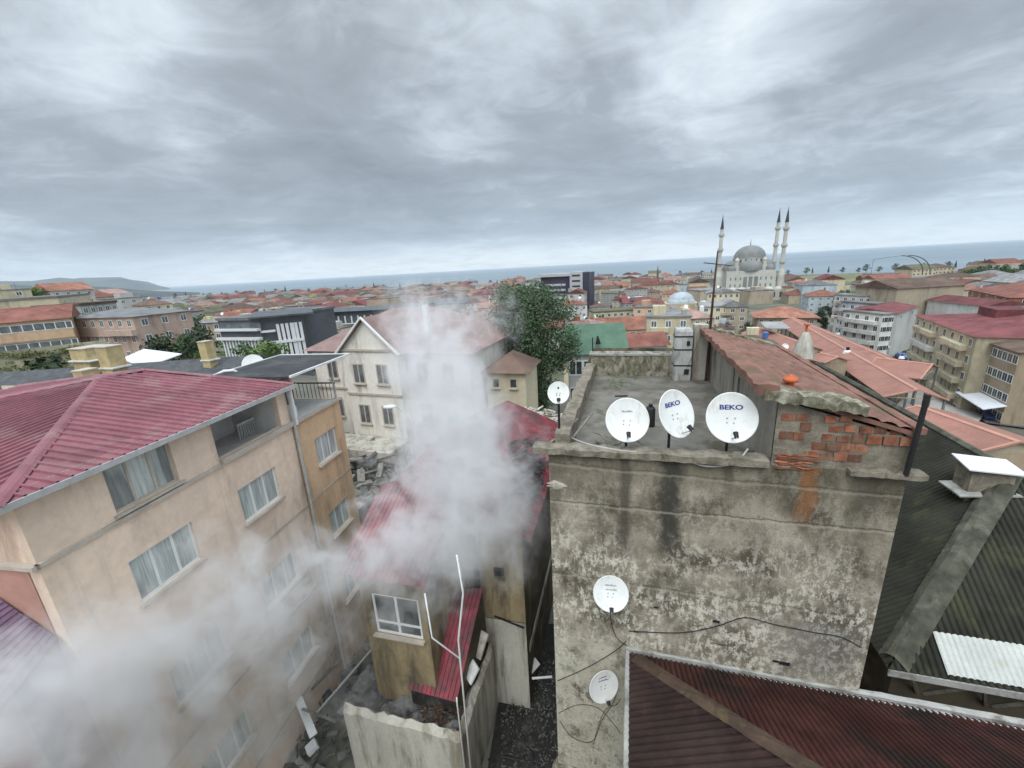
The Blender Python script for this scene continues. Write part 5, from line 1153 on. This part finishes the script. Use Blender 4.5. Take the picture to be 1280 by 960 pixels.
# domed bath
a = solve(851, 378, 9); e = empty('domed_bath', 'domed bathhouse with one big pale dome and a smaller side dome', 'bathhouse', loc=(a.x, a.y, 0)); LAND.append(('the domed bathhouse', a.x, a.y)); FOOT.append((a.x, a.y, 15)); e.rotation_euler.z = R(-15)
g0 = G(a.x, a.y); dome = lambda r, h_: [(r*math.cos(t_), h_*math.sin(t_)) for t_ in [R(x) for x in (0, 15, 30, 45, 60, 75, 89.9)]]
MB().box(-8, 8, -7, 7, g0-2, a.z).build('wall', 'wall beige', e); MB().box(8.01, 14, -6, 6, g0-2, a.z-2.4).build('wall', 'wall cream', e)
MB().lathe([(6.5, 0), (6.5, 1.2)]+[(x, y+1.2) for x, y in dome(6.2, 4.2)], (0, 0, a.z), 24).build('dome', 'wall pale blue', e, True); MB().lathe(dome(3.6, 3.0), (11, 0, a.z-2.4), 20).build('dome', 'wall white', e, True)
MB().lathe(dome(5.4, 3.6), (0, -6.6, a.z-5), 20).build('dome', 'wall yellow', e, True)
# the mosque
a = atZ(906, 372, -32.0); f = Fr(a.x, a.y, -20.5); q = atZ(972, 370, -32.0)
th = -22.0; f = Fr(a.x, a.y, th); ms = empty('mosque', 'large pale stone mosque with a grey main dome and slender minarets by the shore', 'mosque', f)
S = 33.5; g0 = G(a.x, a.y)-2; zb = -32
hall = MB().box(0, S, 0, S, g0, zb+20).build('hall', 'marble', ms); FOOT.append((*f.W(S/2, S/2, 0).xy, 42)); LAND.append(('the mosque', *f.W(S/2, S/2, 0).xy))
MB().box(-5, S+5, -9, -.01, g0, zb+6).build('portico', 'marble', ms)
for k in range(7): MB().lathe(dome(3, 2), (-1.5+k*(S+3)/6, -4.5, zb+6), 12).build('portico_dome', 'marble', ms, True)
MB().box(4, S-4, 4, S-4, zb+20.01, zb+23.5).build('upper_hall', 'marble', ms)
for k, (x, y, r, z) in enumerate([(S/2, 6.5, 8.5, zb+21.5), (S/2, S-6.5, 8.5, zb+21.5), (6.5, S/2, 8.5, zb+21.5), (S-6.5, S/2, 8.5, zb+21.5)]): MB().lathe([(r, -1.5)]+dome(r, 6.6), (x, y, z), 24).build('half_dome', 'lead', ms, True)
for x in (3.5, S-3.5):
    for y in (3.5, S-3.5): MB().lathe([(3.2, -1)]+dome(3.2, 3), (x, y, zb+21.0), 16).build('small_dome', 'lead', ms, True); MB().lathe([(1.6, -3), (1.6, 5), (1.9, 5.2), (.9, 6.6), (0, 7.6)], (x*1.0+ (3.8 if x < 9 else -3.8), y+(3.8 if y < 9 else -3.8), zb+22.5), 12).build('turret', 'marble', ms)
MB().lathe([(11.6, -4), (11.6, 1.8), (12.0, 2.0), (11.4, 2.1)], (S/2, S/2, zb+27.4), 32).build('drum', 'marble', ms); 
for k in range(20): t_ = k*math.pi/10; x, y = S/2+11.65*math.cos(t_), S/2+11.65*math.sin(t_); o = MB().box(-.5, .5, -.08, .08, 0, 2.1).build('drum_window', 'glass_dark', ms); o.location = (x, y, zb+26.4); o.rotation_euler.z = t_+math.pi/2
MB().lathe(dome(11.4, 9.6), (S/2, S/2, zb+29.4), 36).build('main_dome', 'lead', ms, True)
MB().tube([(S/2, S/2, zb+39), (S/2, S/2, zb+43.5)], [.35, .08], 6).build('finial', 'lead', ms)
for r_ in range(3):
    for k in range(9):
        if r_ == 0 and k in (3, 4, 5): continue
        w_ = 1.1; x = 3+k*(S-6)/8-w_/2; z = zb+2.5+r_*5.2; MB().box(x, x+w_, -.06, -.003, z+(6 if r_ == 0 else 0)*0, z+2.3).build('window', 'glass_dark' if r_ == 0 else 'lead', ms)
for k in range(7): MB().box(-3+k*6.4, .6+k*6.4, -9.06, -9.003, zb+.3, zb+4.2).build('arcade_opening', 'glass_dark', ms)
for k in range(3): MB().box(S/2-5+k*3.7, S/2-2.4+k*3.7, -.12, -.003, zb+7.5, zb+15.5).build('window', 'lead', ms)
for k in range(6): y = 3+k*(S-6)/5; MB().box(S+.003, S+.06, y-.6, y+.6, zb+8.5, zb+11).build('window', 'lead', ms)
def minaret(x, y, label, top):
    mn = bpy.data.objects.new('minaret', None); COL.objects.link(mn); mn.parent = ms; mn.location = (x, y, 0); mn['label'] = label
    z1 = zb+16; MB().lathe([(2.5, g0), (2.5, z1), (1.55, z1+4), (1.4, z1+4.2), (1.3, top-19), (1.15, top-10), (1.0, top-9.5), (0, top-9.5)], seg=14).build('shaft', 'marble', mn)
    for k in range(3):
        z = z1+9+k*(top-10-z1-11)/2.2; MB().lathe([(1.2, z-1.6), (2.15, z), (2.15, z+1.3), (1.95, z+1.3), (1.95, z+.2), (1.1, z+.2)], seg=16).build('balcony', 'marble', mn)
    MB().lathe([(1.4, top-9.7), (1.2, top-8.8), (.2, top-.6), (.0001, top)], seg=14).build('spire', 'spire', mn); MB().tube([(0, 0, top-.5), (0, 0, top+1.6)], [.16, .05], 5).build('finial', 'spire', mn)
mf = lambda px, py: f.flat(px, py, -30)
minaret(-5.6, 3.0, 'minaret left of the dome', 29.5); minaret(S+3.5, 2.5, 'nearer of the two right-hand minarets', 31.0); minaret(S+3.5, S-1, 'farther of the two right-hand minarets', 33.0)
# one more minaret far off
p = atY(822, 344, 560); e = empty('distant_minaret', 'tiny grey minaret in front of the sea between the tower and the mosque', 'minaret', loc=(p.x, p.y, 0)); MB().lathe([(1.6, -40), (1.5, -8), (2.2, -7), (2.2, -6), (1.3, -5.8), (1.3, 0), (.001, 9)], (0, 0, -16), 10).build('shaft', 'slate_grey', e)
# arched steel frame in front of the sea at the right
p = atY(1122, 343, 330); e = empty('arched_steel_frame', 'curved dark steel frame standing against the sea above the long red roof', 'steel frame', loc=p); e.rotation_euler.z = R(-40)
arc = lambda r, x0, a0, a1: [(x0+r*math.cos(R(t_)), 0, r*math.sin(R(t_))) for t_ in range(a0, a1+1, 10)]
MB().tube(arc(14, 0, 0, 90), .35, 5).build('rib', 'slate_grey', e); MB().tube(arc(14, 4, 0, 90), .35, 5).build('rib', 'slate_grey', e); MB().tube([(0, 0, 14), (-16, 0, 12)], .15, 4).tube([(-16, 0, 12), (-16, 0, -4)], .15, 4).build('rail', 'slate_grey', e)
# --- left
e, f, L, zt = bld('finned_office', 'dark slate office building with white vertical fins and white floor bands', 'office building', (272, 401), (322, 400), 10, 20, 0, 1, 'slate_grey', ('flat', 'roof grey', .5), land='the white-finned office', ov=.2)
for k in range(12): MB().box(.6+k*L*.95/12, .95+k*L*.95/12, -.5, -.003, zt-7.2, zt-3.6).build('fin', 'fin_white', e)
MB().box(-.3, L+.3, -.9, -.004, zt-3.59, zt-3.1).build('floor_band', 'fin_white', e); MB().box(-.3, L+.3, -.9, -.004, zt-1.9, zt-1.5).build('floor_band', 'fin_white', e)
for k in range(8): MB().box(1+k*L/8.5, 2.2+k*L/8.5, -.1, -.003, zt-1.45, zt-.5).build('window', 'glass_mid', e)
e, f2, L2, zt2 = bld('finned_block', 'slate grey block with tall white fins joined to the finned office', 'office building', (323, 401), (378, 396), 10, 14, 0, 1, 'slate_grey', ('flat', 'roof grey', .5), ov=.2)
for k in range(6): MB().box(L2*.36+k*L2*.105, L2*.36+k*L2*.105+L2*(.07 if k != 3 else .095), -.5, -.003, zt2-9, zt2-.9).build('fin', 'fin_white', e)
MB().box(0, L2*.95, -.7, -.51, zt2-4.4, zt2-3.9).box(0, L2*.33, -.7, -.51, zt2-2.2, zt2-1.8).build('floor_band', 'fin_white', e)
MB().box(-1.5, L2+2, -1.2, 15, zt2+.51, zt2+.8).build('roof_slab', 'slate_grey', e)
e, f3, L3, zt3 = bld('long_slate_office', 'long slate roofed office with paired white fins stretching towards the smoke', 'office building', (384, 393), (520, 386), 9.3, 18, 0, 1, 'slate_grey', ('flat', 'roof grey', .5), land='the long slate office')
for k in range(14): MB().box(L3*.1+k*L3*.06, L3*.1+k*L3*.06+.5, -.5, -.003, zt3-4.2, zt3-1.4).build('fin', 'fin_white', e)
MB().box(0, L3, -.7, -.51, zt3-4.7, zt3-4.25).build('floor_band', 'fin_white', e); hiproof(MB(), -1, L3+4, -1.5, 19.5, zt3+.51, zt3+1.3, .2, 'x').build('roof', 'slate_grey', e)
bld('slate_roof_hall', 'low hall with a shallow slate roof just behind the smoke column', 'hall', (505, 383), (590, 378), 11, 22, 0, 1, 'wall grey', ('x', 'slate_grey', 2.2), land='the slate-roofed hall')
e, f, L, zt = bld('pink_orange_building', 'long pink-orange rendered building with a red-brown roof at the left edge', 'building', (-60, 409), (86, 397), 11, 14, 3, 10, 'wall peach', ('x', 'roof rust red', 2.6), land='the pink-orange building', wsz=(2.0, 1.5))
MB().box(-.1, L+.1, -.25, -.003, zt-4.1, zt-3.8).build('band', 'wall tan', e)
e, f, L, zt = bld('pink_curved_building', 'pink-beige stepped building continuing the pink-orange one, pale panels at its end', 'building', (87, 398), (165, 396), 10, 12, 3, 7, 'wall pink', ('hip', 'wall dark grey', 1.4), land='the stepped pink building', sides='R')
MB().box(-.1, L+.1, -.25, -.003, zt-4.1, zt-3.8).box(L*.6, L+.6, -1.3, -.26, zt-3.8, zt-2.6).build('band', 'wall pink', e)
e, f, L, zt = bld('creeper_wall_house', 'old house with a brown creeper-covered roof below the pink-orange building', 'house', (-40, 476), (132, 452), 8, 9, 1, 6, 'wall beige', ('x', 'roof moss-stained', 2.0), land='the creeper-roofed house', wsz=(1.6, 1.1))
cr = MB(); rnd = random.Random(5)
for k in range(60): u = rnd.random(); v = rnd.random(); leaves(cr, (u*L*.8, v*4.4-.4, zt+.1+v*.43*4.4), (1.1, 1.1, .25), 50, .11, rnd, .1)
cr.build('creeper', 'creeper', e)['kind'] = 'stuff'
bld('hill_house', 'big house with a brown pyramid roof on top of the left hill', 'house', (26, 371), (80, 368), 7, 9, 2, 6, 'wall tan', ('hip', 'roof brown', 4.5), land='the hilltop pyramid-roofed house')
bld('hill_block', 'cream flat block with two big pale panels on the left hill', 'building', (72, 372), (112, 368), 9, 12, 2, 4, 'wall cream', ('flat', 'roof grey', .5), land='the cream hill block')
bld('hill_terrace_house', 'stepped grey terrace house right of the cream hill block', 'building', (100, 382), (145, 378), 9, 12, 2, 5, 'wall grey', ('flat', 'roof brown', .6))
bld('hill_villa', 'small pale yellow house with a pointed roof on the left hill', 'house', (112, 368), (138, 367), 6, 7, 2, 4, 'wall yellow', ('y', 'roof faded pink', 2.2))
# ------------------------------------------------------------------ filler houses
def visible(p, mar=70):
    v = Vector(p); w_ = v.dot(_f)
    if w_ < 5: return False
    x = 640+FPX*v.dot(_r)/w_; return -mar < x < 1280+mar
FOOT += [(*V.W(4, 5, 0).xy, 15), (*VR.W(-1, 6, 0).xy, 8), (*BH.W(4, 0, 0).xy, 9), (*BH.W(12, 0, 0).xy, 9), (0, 0, 26), (*lm.location.xy, 6)]
for i in range(len(st)-1):
    for k in range(10): p = Vector(st[i]).lerp(Vector(st[i+1]), k/10); FOOT.append((p.x, p.y, 10))
c_ = sum((Vector(p) for p in yp), Vector((0, 0)))/4; FOOT.append((c_.x, c_.y, 17))
rnd = random.Random(2024); cand = []
ga = R(-20); cgx, sgx = math.cos(ga), math.sin(ga)
for ring, (d0, d1, sp_) in enumerate([(34, 170, 15.5), (170, 330, 19), (330, 620, 27), (620, 1500, 40)]):
    n_ = int(d1/sp_)+2
    for i in range(-n_, n_):
        for j in range(-n_, n_):
            u, v = (i+rnd.uniform(-.16, .16))*sp_, (j+rnd.uniform(-.16, .16))*sp_
            x, y = u*cgx-v*sgx, u*sgx+v*cgx; d = math.hypot(x, y)
            if not d0 <= d < d1 or y < 12 or not visible((x, y, -20)): continue
            if shore_y(x)-y < 45: continue
            if 285 < x < 610 and 400 < y < 750 and y < 900: continue
            if any((x-a)**2+(y-b_)**2 < (r_+7)**2 for a, b_, r_ in FOOT): continue
            v_ = Vector((x, y, -20)); px_ = 640+FPX*v_.dot(_r)/v_.dot(_f)
            if any(p0 < px_ < p1 and d < dm for p0, p1, dm in ((-90, 170, 100), (100, 310, 128), (250, 420, 96), (1115, 1600, 95), (1030, 1120, 62), (400, 600, 48))) or (892 < px_ < 1000 and 185 < d < 330): continue
            cand.append((d, x, y))
cand.sort(); print('filler candidates', len(cand))
ADJ_W = list(WALLC); ADJ_R = list(ROOFC); usedlab = set()
FORM = {'hip': 'hip', None: 'hip', 'x': 'ridged', 'y': 'gabled', 'flat': 'flat'}
NUMW = {2: 'two', 3: 'three', 4: 'four', 5: 'five', 6: 'six'}
far = []; NIND = 285
BUCKET = {}
def attrs(d, x):
    wall = rnd.choices(ADJ_W, [7, 5, 3.5, 3.5, 1.2, .6, 1.2, .8, 1.6, .7, .8, .8])[0]; roof = rnd.choices(ADJ_R, [5, 3, 5, 4, 3, 1.5, 2.5])[0]
    form = rnd.choices(['hip', 'x', 'y', 'flat'], [4, 3, 2, 3.2])[0]; st_ = rnd.choices([2, 3, 4, 5], [4, 5, 3, 1.5])[0]
    if d < 80 or x < -120: st_ = min(st_, 3)
    if x < -20 and d < 340: st_ = 2
    return wall, roof, form, st_
for k, (d, x, y) in enumerate(cand):
    th = -20+rnd.choice([0, 0, 0, 90, 90, -8, 12])+rnd.uniform(-5, 5); sz = .62 if d < 170 else .72 if d < 330 else .8
    sp_ = 15.5 if d < 170 else 19 if d < 330 else 27 if d < 620 else 36
    L, Dp = sp_*sz*rnd.uniform(.7, 1.08), sp_*sz*rnd.uniform(.6, .95)
    if k >= NIND:
        if d > 620 and rnd.random() < .25: continue
        far.append((x, y, th, L, Dp, attrs(d, x))); continue
    ln, lx, ly = min(LAND, key=lambda q_: (q_[1]-x)**2+(q_[2]-y)**2); ld = math.hypot(lx, ly)
    az, laz = math.atan2(x, y), math.atan2(lx, ly); da = (az-laz)*d
    rel = 'behind' if d > ld+9 and abs(da) < (d-ld)*1.2 else 'in front of' if d < ld-9 and abs(da) < (ld-d)*1.2 else 'right of' if da > 0 else 'left of'
    for _ in range(60):
        wall, roof, form, st_ = attrs(d, x); key = (wall, roof, form, st_, ln, rel)
        if key not in usedlab: break
    usedlab.add(key)
    lab = f"{wall} {NUMW[st_]}-storey house, {roof} {form if form != 'x' else 'ridged'} roof, {rel} {ln}".replace(' y roof', ' gabled roof')
    f = Fr(x, y, th); g0 = min(G(x, y), G(*f.W(L, 0, 0).xy), G(*f.W(0, Dp, 0).xy), G(*f.W(L, Dp, 0).xy)); zt = G(x, y)+st_*3.0
    e = empty('house', ' '.join(lab.split()[:16]), 'house', f, group='houses of the town'); MB().box(0, L, 0, Dp, g0-1.5, zt).build('wall', 'wall '+wall, e)
    rh = rnd.uniform(.16, .26)*min(L, Dp)
    if form == 'flat':
        MB().box(-.2, L+.2, -.2, Dp+.2, zt+.002, zt+.35).build('roof', 'roof grey' if rnd.random() < .5 else 'roof '+roof, e)
        x0 = L*rnd.uniform(.1, .5); MB().box(x0, x0+L*.3, Dp*.3, Dp*.7, zt+.351, zt+2.2).build('stair_head', 'wall '+wall, e)
    else:
        ro = hiproof(MB(), 0, L, 0, Dp, zt+.003, zt+rh, .45, None if form == 'hip' else form).build('roof', 'roof '+roof, e)
        if rnd.random() < .6: cx_, cy_ = L*rnd.uniform(.2, .8), Dp*rnd.uniform(.25, .75); MB().box(cx_-.35, cx_+.35, cy_-.35, cy_+.35, zt+.1, zt+rh+rnd.uniform(.4, 1.1)).build('chimney', 'wall '+rnd.choice(['white', 'beige', 'unpainted brick']), ro)
    for _q in range(rnd.choice([0, 1, 1, 2, 3]) if d < 260 else 0):
        a_, b__ = L*rnd.uniform(.1, .9), Dp*rnd.uniform(.1, .9); zt2 = zt+.3+(rh*.6 if form != 'flat' else 0); kk = rnd.random()
        if kk < .35: MB().lathe([(0, 0), (.55, 0), (.55, 1.1), (.2, 1.3), (0, 1.3)], (a_, b__, zt2), 10).build('water_tank', rnd.choice(['white_metal', 'white_metal', 'wall grey', 'slate_grey', 'paint blue']), e)
        elif kk < .7: MB().lathe([(.0001, 0), (.35, .05), (.55, .16)], (0, 0, 0), 12, Matrix.Translation((a_, b__, zt2+1.0)) @ Matrix.Rotation(R(60), 4, 'X')).tube([(a_, b__, zt2-.5), (a_, b__, zt2+1)], .04, 4).build('dish', 'dish_white', e)
        elif kk < .85: MB().tube([(a_, b__, zt2-.5), (a_, b__, zt2+2.4)], .04, 4).tube([(a_-.6, b__, zt2+2.2), (a_+.6, b__, zt2+2.2)], .03, 4).build('aerial', 'black_metal', e)
        else: MB().box(a_-1.2, a_+1.0, b__-.8, b__+.8, zt2-.8, zt2+rnd.uniform(.5, 1.6)).build('dormer', 'wall '+rnd.choice(ADJ_W), e)
    if st_ > 2 and d < 200 and rnd.random() < .6:
        for f_ in range(st_-1): z = zt-2.9-f_*3; MB().box(L*.1, L*.5, -.95, -.003, z, z+.9).build('balcony', 'wall '+rnd.choice(['white', wall]), e)
    if d < 330:
        ww, wh = rnd.choice([(1.2, 1.4), (1.5, 1.4), (1.0, 1.6)]); nc = max(2, int(L/(ww*2.1))); gl = rnd.choice(['glass_dark', 'glass_dark', 'glass_mid'])
        cl = f.loc((0, 0, 0))
        if cl.y < 0: put_windows(e, 0, L, 0, zt, min(st_, 3), nc, 3.0, ww, wh, nm=gl)
        if cl.x < 0: put_windows(e, 0, Dp, 0, zt, min(st_, 3), max(1, nc-1), 3.0, ww, wh, side='L', nm=gl)
        if cl.x > L: put_windows(e, 0, Dp, L, zt, min(st_, 3), max(1, nc-1), 3.0, ww, wh, side='R', nm=gl)
        if cl.y > Dp:
            for o_ in (): pass
# beyond: one mass, with its colours on the faces
mm = bpy.data.meshes.new('distant_houses'); vv, ff, mi = [], [], []; mats_ = ['wall '+k for k in WALLC]+['roof '+k for k in ROOFC]+['glass_dark']; 
for (x, y, th, L, Dp, (wall, roof, form, st_)) in far:
    f = Fr(x, y, th); zt = G(x, y)+st_*3.0; c, s_ = f.ex, f.ey
    def addmb(mb, m_):
        n0 = len(vv)
        for (a, b_, z) in mb.v: p = f.W(a, b_, z); vv.append(tuple(p))
        for q_ in mb.f: ff.append(tuple(n0+i for i in q_)); mi.append(mats_.index(m_))
    addmb(MB().box(0, L, 0, Dp, G(x, y)-3, zt), 'wall '+wall)
    if form == 'flat': addmb(MB().box(-.2, L+.2, -.2, Dp+.2, zt+.003, zt+.4), 'roof grey')
    else: addmb(hiproof(MB(), 0, L, 0, Dp, zt+.003, zt+.2*min(L, Dp), .5, None if form == 'hip' else form), 'roof '+roof)
    if f.loc((0, 0, 0)).y < 0:
        for q_ in range(st_):
            nc = max(2, int(L/3.2))
            for c2 in range(nc): a = L*(c2+.3)/nc; addmb(MB().quad((a, -.05, zt-2.2-q_*3), (a+1.2, -.05, zt-2.2-q_*3), (a+1.2, -.05, zt-.9-q_*3), (a, -.05, zt-.9-q_*3)), 'glass_dark')
mm.from_pydata(vv, [], ff)
for m_ in mats_: mm.materials.append(M[m_])
for i, p in enumerate(mm.polygons): p.material_index = mi[i]
o = bpy.data.objects.new('distant_houses', mm); COL.objects.link(o); tag(o, 'mass of small distant houses spreading towards the shore', 'houses', kind='stuff')
print('far mass', len(far))
# ------------------------------------------------------------------ trees of the town and the shore
tp = []
def proto(h_, rad, leaf, seed, n=10, nl=60, sz=.5, conif=False):
    rnd2 = random.Random(seed); cr = MB(); tr = MB().tube([(0, 0, -2), (0, 0, h_*.7)], [.35, .12], 5)
    for k in range(n):
        u = (k+.5)/n; z = h_*(.3+.68*u); r_ = rad*((1-u)*.9+.12 if conif else math.sin(math.pi*(.2+.7*u))); a = rnd2.uniform(0, 6.28); q_ = r_*.45*(0 if conif else 1)
        leaves(cr, (q_*math.cos(a), q_*math.sin(a), z), (r_*.75, r_*.75, h_/n*1.3), nl, sz, rnd2)
    a_ = bpy.data.meshes.new('crown'); a_.from_pydata(cr.v, [], cr.f); a_.materials.append(M[leaf]); b_ = bpy.data.meshes.new('trunk'); b_.from_pydata(tr.v, [], tr.f); b_.materials.append(M['trunk']); return a_, b_
PT = [proto(11, 5, 'leaf', 1), proto(9, 4.5, 'leaf_bright', 2), proto(14, 3.2, 'leaf_dark', 3, 9, 60, .5, True), proto(12, 5.5, 'leaf_dark', 4)]
def put_tree(k, x, y, s_, label, group):
    t = empty('tree', label, 'tree', loc=(x, y, G(x, y)), group=group); t.scale = (s_,)*3; t.rotation_euler.z = rnd.uniform(0, 6.28)
    for nm_, me in zip(('crown', 'trunk'), PT[k]): c = bpy.data.objects.new(nm_, me); COL.objects.link(c); c.parent = t
n_sh = 0
for i in range(88):
    px = -20+i*1340/87+rnd.uniform(-5, 5); d_ = ray(px, 400); k = 300/math.hypot(d_.x, d_.y)
    while shore_y(d_.x*k)-d_.y*k > rnd.uniform(26, 60) and k*math.hypot(d_.x, d_.y) < 1900: k *= 1.01
    if px < 215: continue
    pt = rnd.choice([2, 3, 3, 0]); put_tree(pt, d_.x*k, d_.y*k, rnd.uniform(.7, 1.25) if px > 500 else rnd.uniform(1., 1.5), 'small dark tree in the long row along the shore', 'trees along the shore'); n_sh += 1
nt = 0
for (px, py, H_, s_, k_) in [(215, 425, 5, .7, 1), (235, 432, 4, .6, 0), (255, 428, 5, .7, 3), (290, 440, 3, .6, 1), (305, 436, 4, .6, 0), (340, 445, 3, .5, 1), (355, 430, 5, .7, 3), (370, 440, 3, .55, 0), (195, 412, 6, .7, 0), (180, 405, 6, .8, 3), (205, 400, 6, .7, 1), (240, 408, 6, .7, 3), (390, 425, 5, .6, 1), (170, 400, 6, .7, 1), (150, 412, 5, .6, 3), (190, 392, 6, .8, 0), (225, 396, 6, .7, 1), (250, 400, 6, .7, 0), (200, 384, 7, .9, 3), (228, 382, 7, .8, 0)]:
    p = solve(px, py, H_); put_tree(k_, p.x, p.y, s_, 'small garden tree growing between the houses of the town', 'garden trees in the town')
for _ in range(4000):
    if nt >= 120: break
    d = rnd.uniform(50, 600)**1.0; a = R(rnd.uniform(-52, 50)); x, y = d*math.sin(a), d*math.cos(a)
    if not visible((x, y, -20)) or shore_y(x)-y < 50: continue
    if any((x-a_)**2+(y-b_)**2 < (r_+1)**2 for a_, b_, r_ in FOOT): continue
    if any((x-c_[1])**2+(y-c_[2])**2 < 60 for c_ in cand): continue
    put_tree(rnd.choice([0, 1, 3]), x, y, rnd.uniform(.5, .85), 'small garden tree growing between the houses of the town', 'garden trees in the town'); nt += 1
print('trees', n_sh, nt)
for o in list(bpy.data.objects):
    if '_l' in o: del o['_l']
# ------------------------------------------------------------------ smoke from the burning house
BL = []
def sm(px, py, y, r, w_=1.0): p = atY(px, py, y); BL.append((p.x, p.y, p.z, r*(1.28 if py < 690 else 1.12), w_))
for q in [(625, 655, 9.3, 1.0, .9), (575, 665, 9.2, 1.15, 1.1), (520, 680, 9.2, 1.1, 1.0), (600, 600, 10.0, 1.15, 1.15), (635, 615, 10.6, .8, .8), (555, 600, 10.3, 1.1, 1.1), (585, 545, 11.2, 1.2, 1.2), (545, 530, 11.6, 1.1, 1.1), (610, 530, 12, .85, .7),
          (560, 480, 12.4, 1.15, 1.1), (525, 470, 12.6, 1.0, 1.0), (590, 470, 13, .8, .65), (530, 425, 13.6, 1.0, .95), (565, 430, 14, .9, .75), (520, 390, 15, 1.0, .62), (560, 385, 15.5, 1.0, .55), (610, 395, 16.5, 1.2, .42),
          (470, 700, 9.0, 1.0, 1.0), (420, 715, 8.8, .95, 1.0), (380, 700, 8.6, .8, .8), (365, 745, 8.2, .9, 1.05), (310, 715, 7.6, .75, .9), (300, 770, 7.4, .95, 1.1), (240, 745, 6.8, .65, .85), (350, 820, 8.2, 1.0, .85), (250, 820, 6.8, .95, 1.2),
          (190, 790, 6.1, .75, 1.0), (160, 860, 5.9, .95, 1.25), (90, 820, 5.0, .65, 1.1), (60, 890, 4.8, .85, 1.3), (0, 850, 4.3, .6, 1.1), (-20, 930, 4.2, .8, 1.2), (250, 910, 7.2, 1.1, 1.0), (140, 950, 5.6, 1.0, 1.2), (330, 900, 8.6, 1.1, .75), (430, 800, 9.6, .9, .6), (540, 735, 9.0, .9, .7), (480, 640, 9.6, .8, .6), (495, 765, 8.4, .6, .62), (440, 880, 8.4, .8, .4), (640, 700, 9.4, .7, .55), (490, 590, 10.6, .7, .45), (660, 560, 12, .7, .45), (250, 690, 7.2, .6, .5), (130, 770, 5.4, .5, .7)]: sm(*q)
bm = bmesh.new()
for (x, y, z, r, w_) in BL: bmesh.ops.create_icosphere(bm, subdivisions=2, radius=r*1.45, matrix=Matrix.Translation((x, y, z)))
me = bpy.data.meshes.new('tmp'); bm.to_mesh(me); bm.free(); tmp = bpy.data.objects.new('tmp', me); COL.objects.link(tmp)
md = tmp.modifiers.new('r', 'REMESH'); md.mode = 'VOXEL'; md.voxel_size = .28
dg = bpy.context.evaluated_depsgraph_get(); dg.update(); me2 = bpy.data.meshes.new_from_object(tmp.evaluated_get(dg)); bpy.data.objects.remove(tmp)
sk = bpy.data.objects.new('smoke', me2); COL.objects.link(sk); tag(sk, 'thick pale grey smoke billowing up from the burnt house and across the lane', 'smoke', kind='stuff')
m = bpy.data.materials.new('smoke'); m.use_nodes = True; t = NT(m.node_tree); t.n.clear()
pos = t.new('ShaderNodeNewGeometry').outputs['Position']
wv = t.new('ShaderNodeTexNoise'); t.put(wv.inputs['Vector'], pos); wv.inputs['Scale'].default_value = .8; wv.inputs['Detail'].default_value = 2
wp = t.v('ADD', pos, t.v('SCALE', t.v('SUBTRACT', wv.outputs['Color'], (.5, .5, .5)), 1.1))
acc = None
for (x, y, z, r, w_) in BL:
    d = t.v('DISTANCE', wp, (x, y, z)); f = t.ss(d, r*.25, r*1.35, w_, 0); acc = f if acc is None else t.m('MAXIMUM', acc, f)
nz = t.noise(wp, 1.75, 7, .70, .2)
den = t.ss(t.m('ADD', acc, t.m('MULTIPLY', t.m('SUBTRACT', nz, .5), 3.3)), .20, 1.5, 0, 1)
den = t.m('MULTIPLY', den, t.ss(acc, .0, .12))
vol = t.new('ShaderNodeVolumePrincipled'); vol.inputs['Color'].default_value = (.955, .955, .965, 1); vol.inputs['Anisotropy'].default_value = .1
t.put(vol.inputs['Density'], t.m('ADD', t.m('MULTIPLY', den, 1.7), t.m('MULTIPLY', acc, .06)))
out = t.new('ShaderNodeOutputMaterial'); t.l.new(vol.outputs[0], out.inputs['Volume']); sk.data.materials.clear(); sk.data.materials.append(m)
m.cycles.volume_step_rate = 1.0; m.cycles.homogeneous_volume = False
# ------------------------------------------------------------------ haze
hz_ = MB().box(-16000, 16000, -400, 16000, -48, 900).build('haze', 'asphalt'); tag(hz_, 'thin sea haze over the town and the coast', 'haze', kind='stuff')
m = bpy.data.materials.new('haze'); m.use_nodes = True; t = NT(m.node_tree); t.n.clear()
vol = t.new('ShaderNodeVolumePrincipled'); vol.inputs['Color'].default_value = (.80, .88, .97, 1); vol.inputs['Density'].default_value = 4.5e-5
out = t.new('ShaderNodeOutputMaterial'); t.l.new(vol.outputs[0], out.inputs['Volume']); hz_.data.materials.clear(); hz_.data.materials.append(m); m.cycles.homogeneous_volume = True
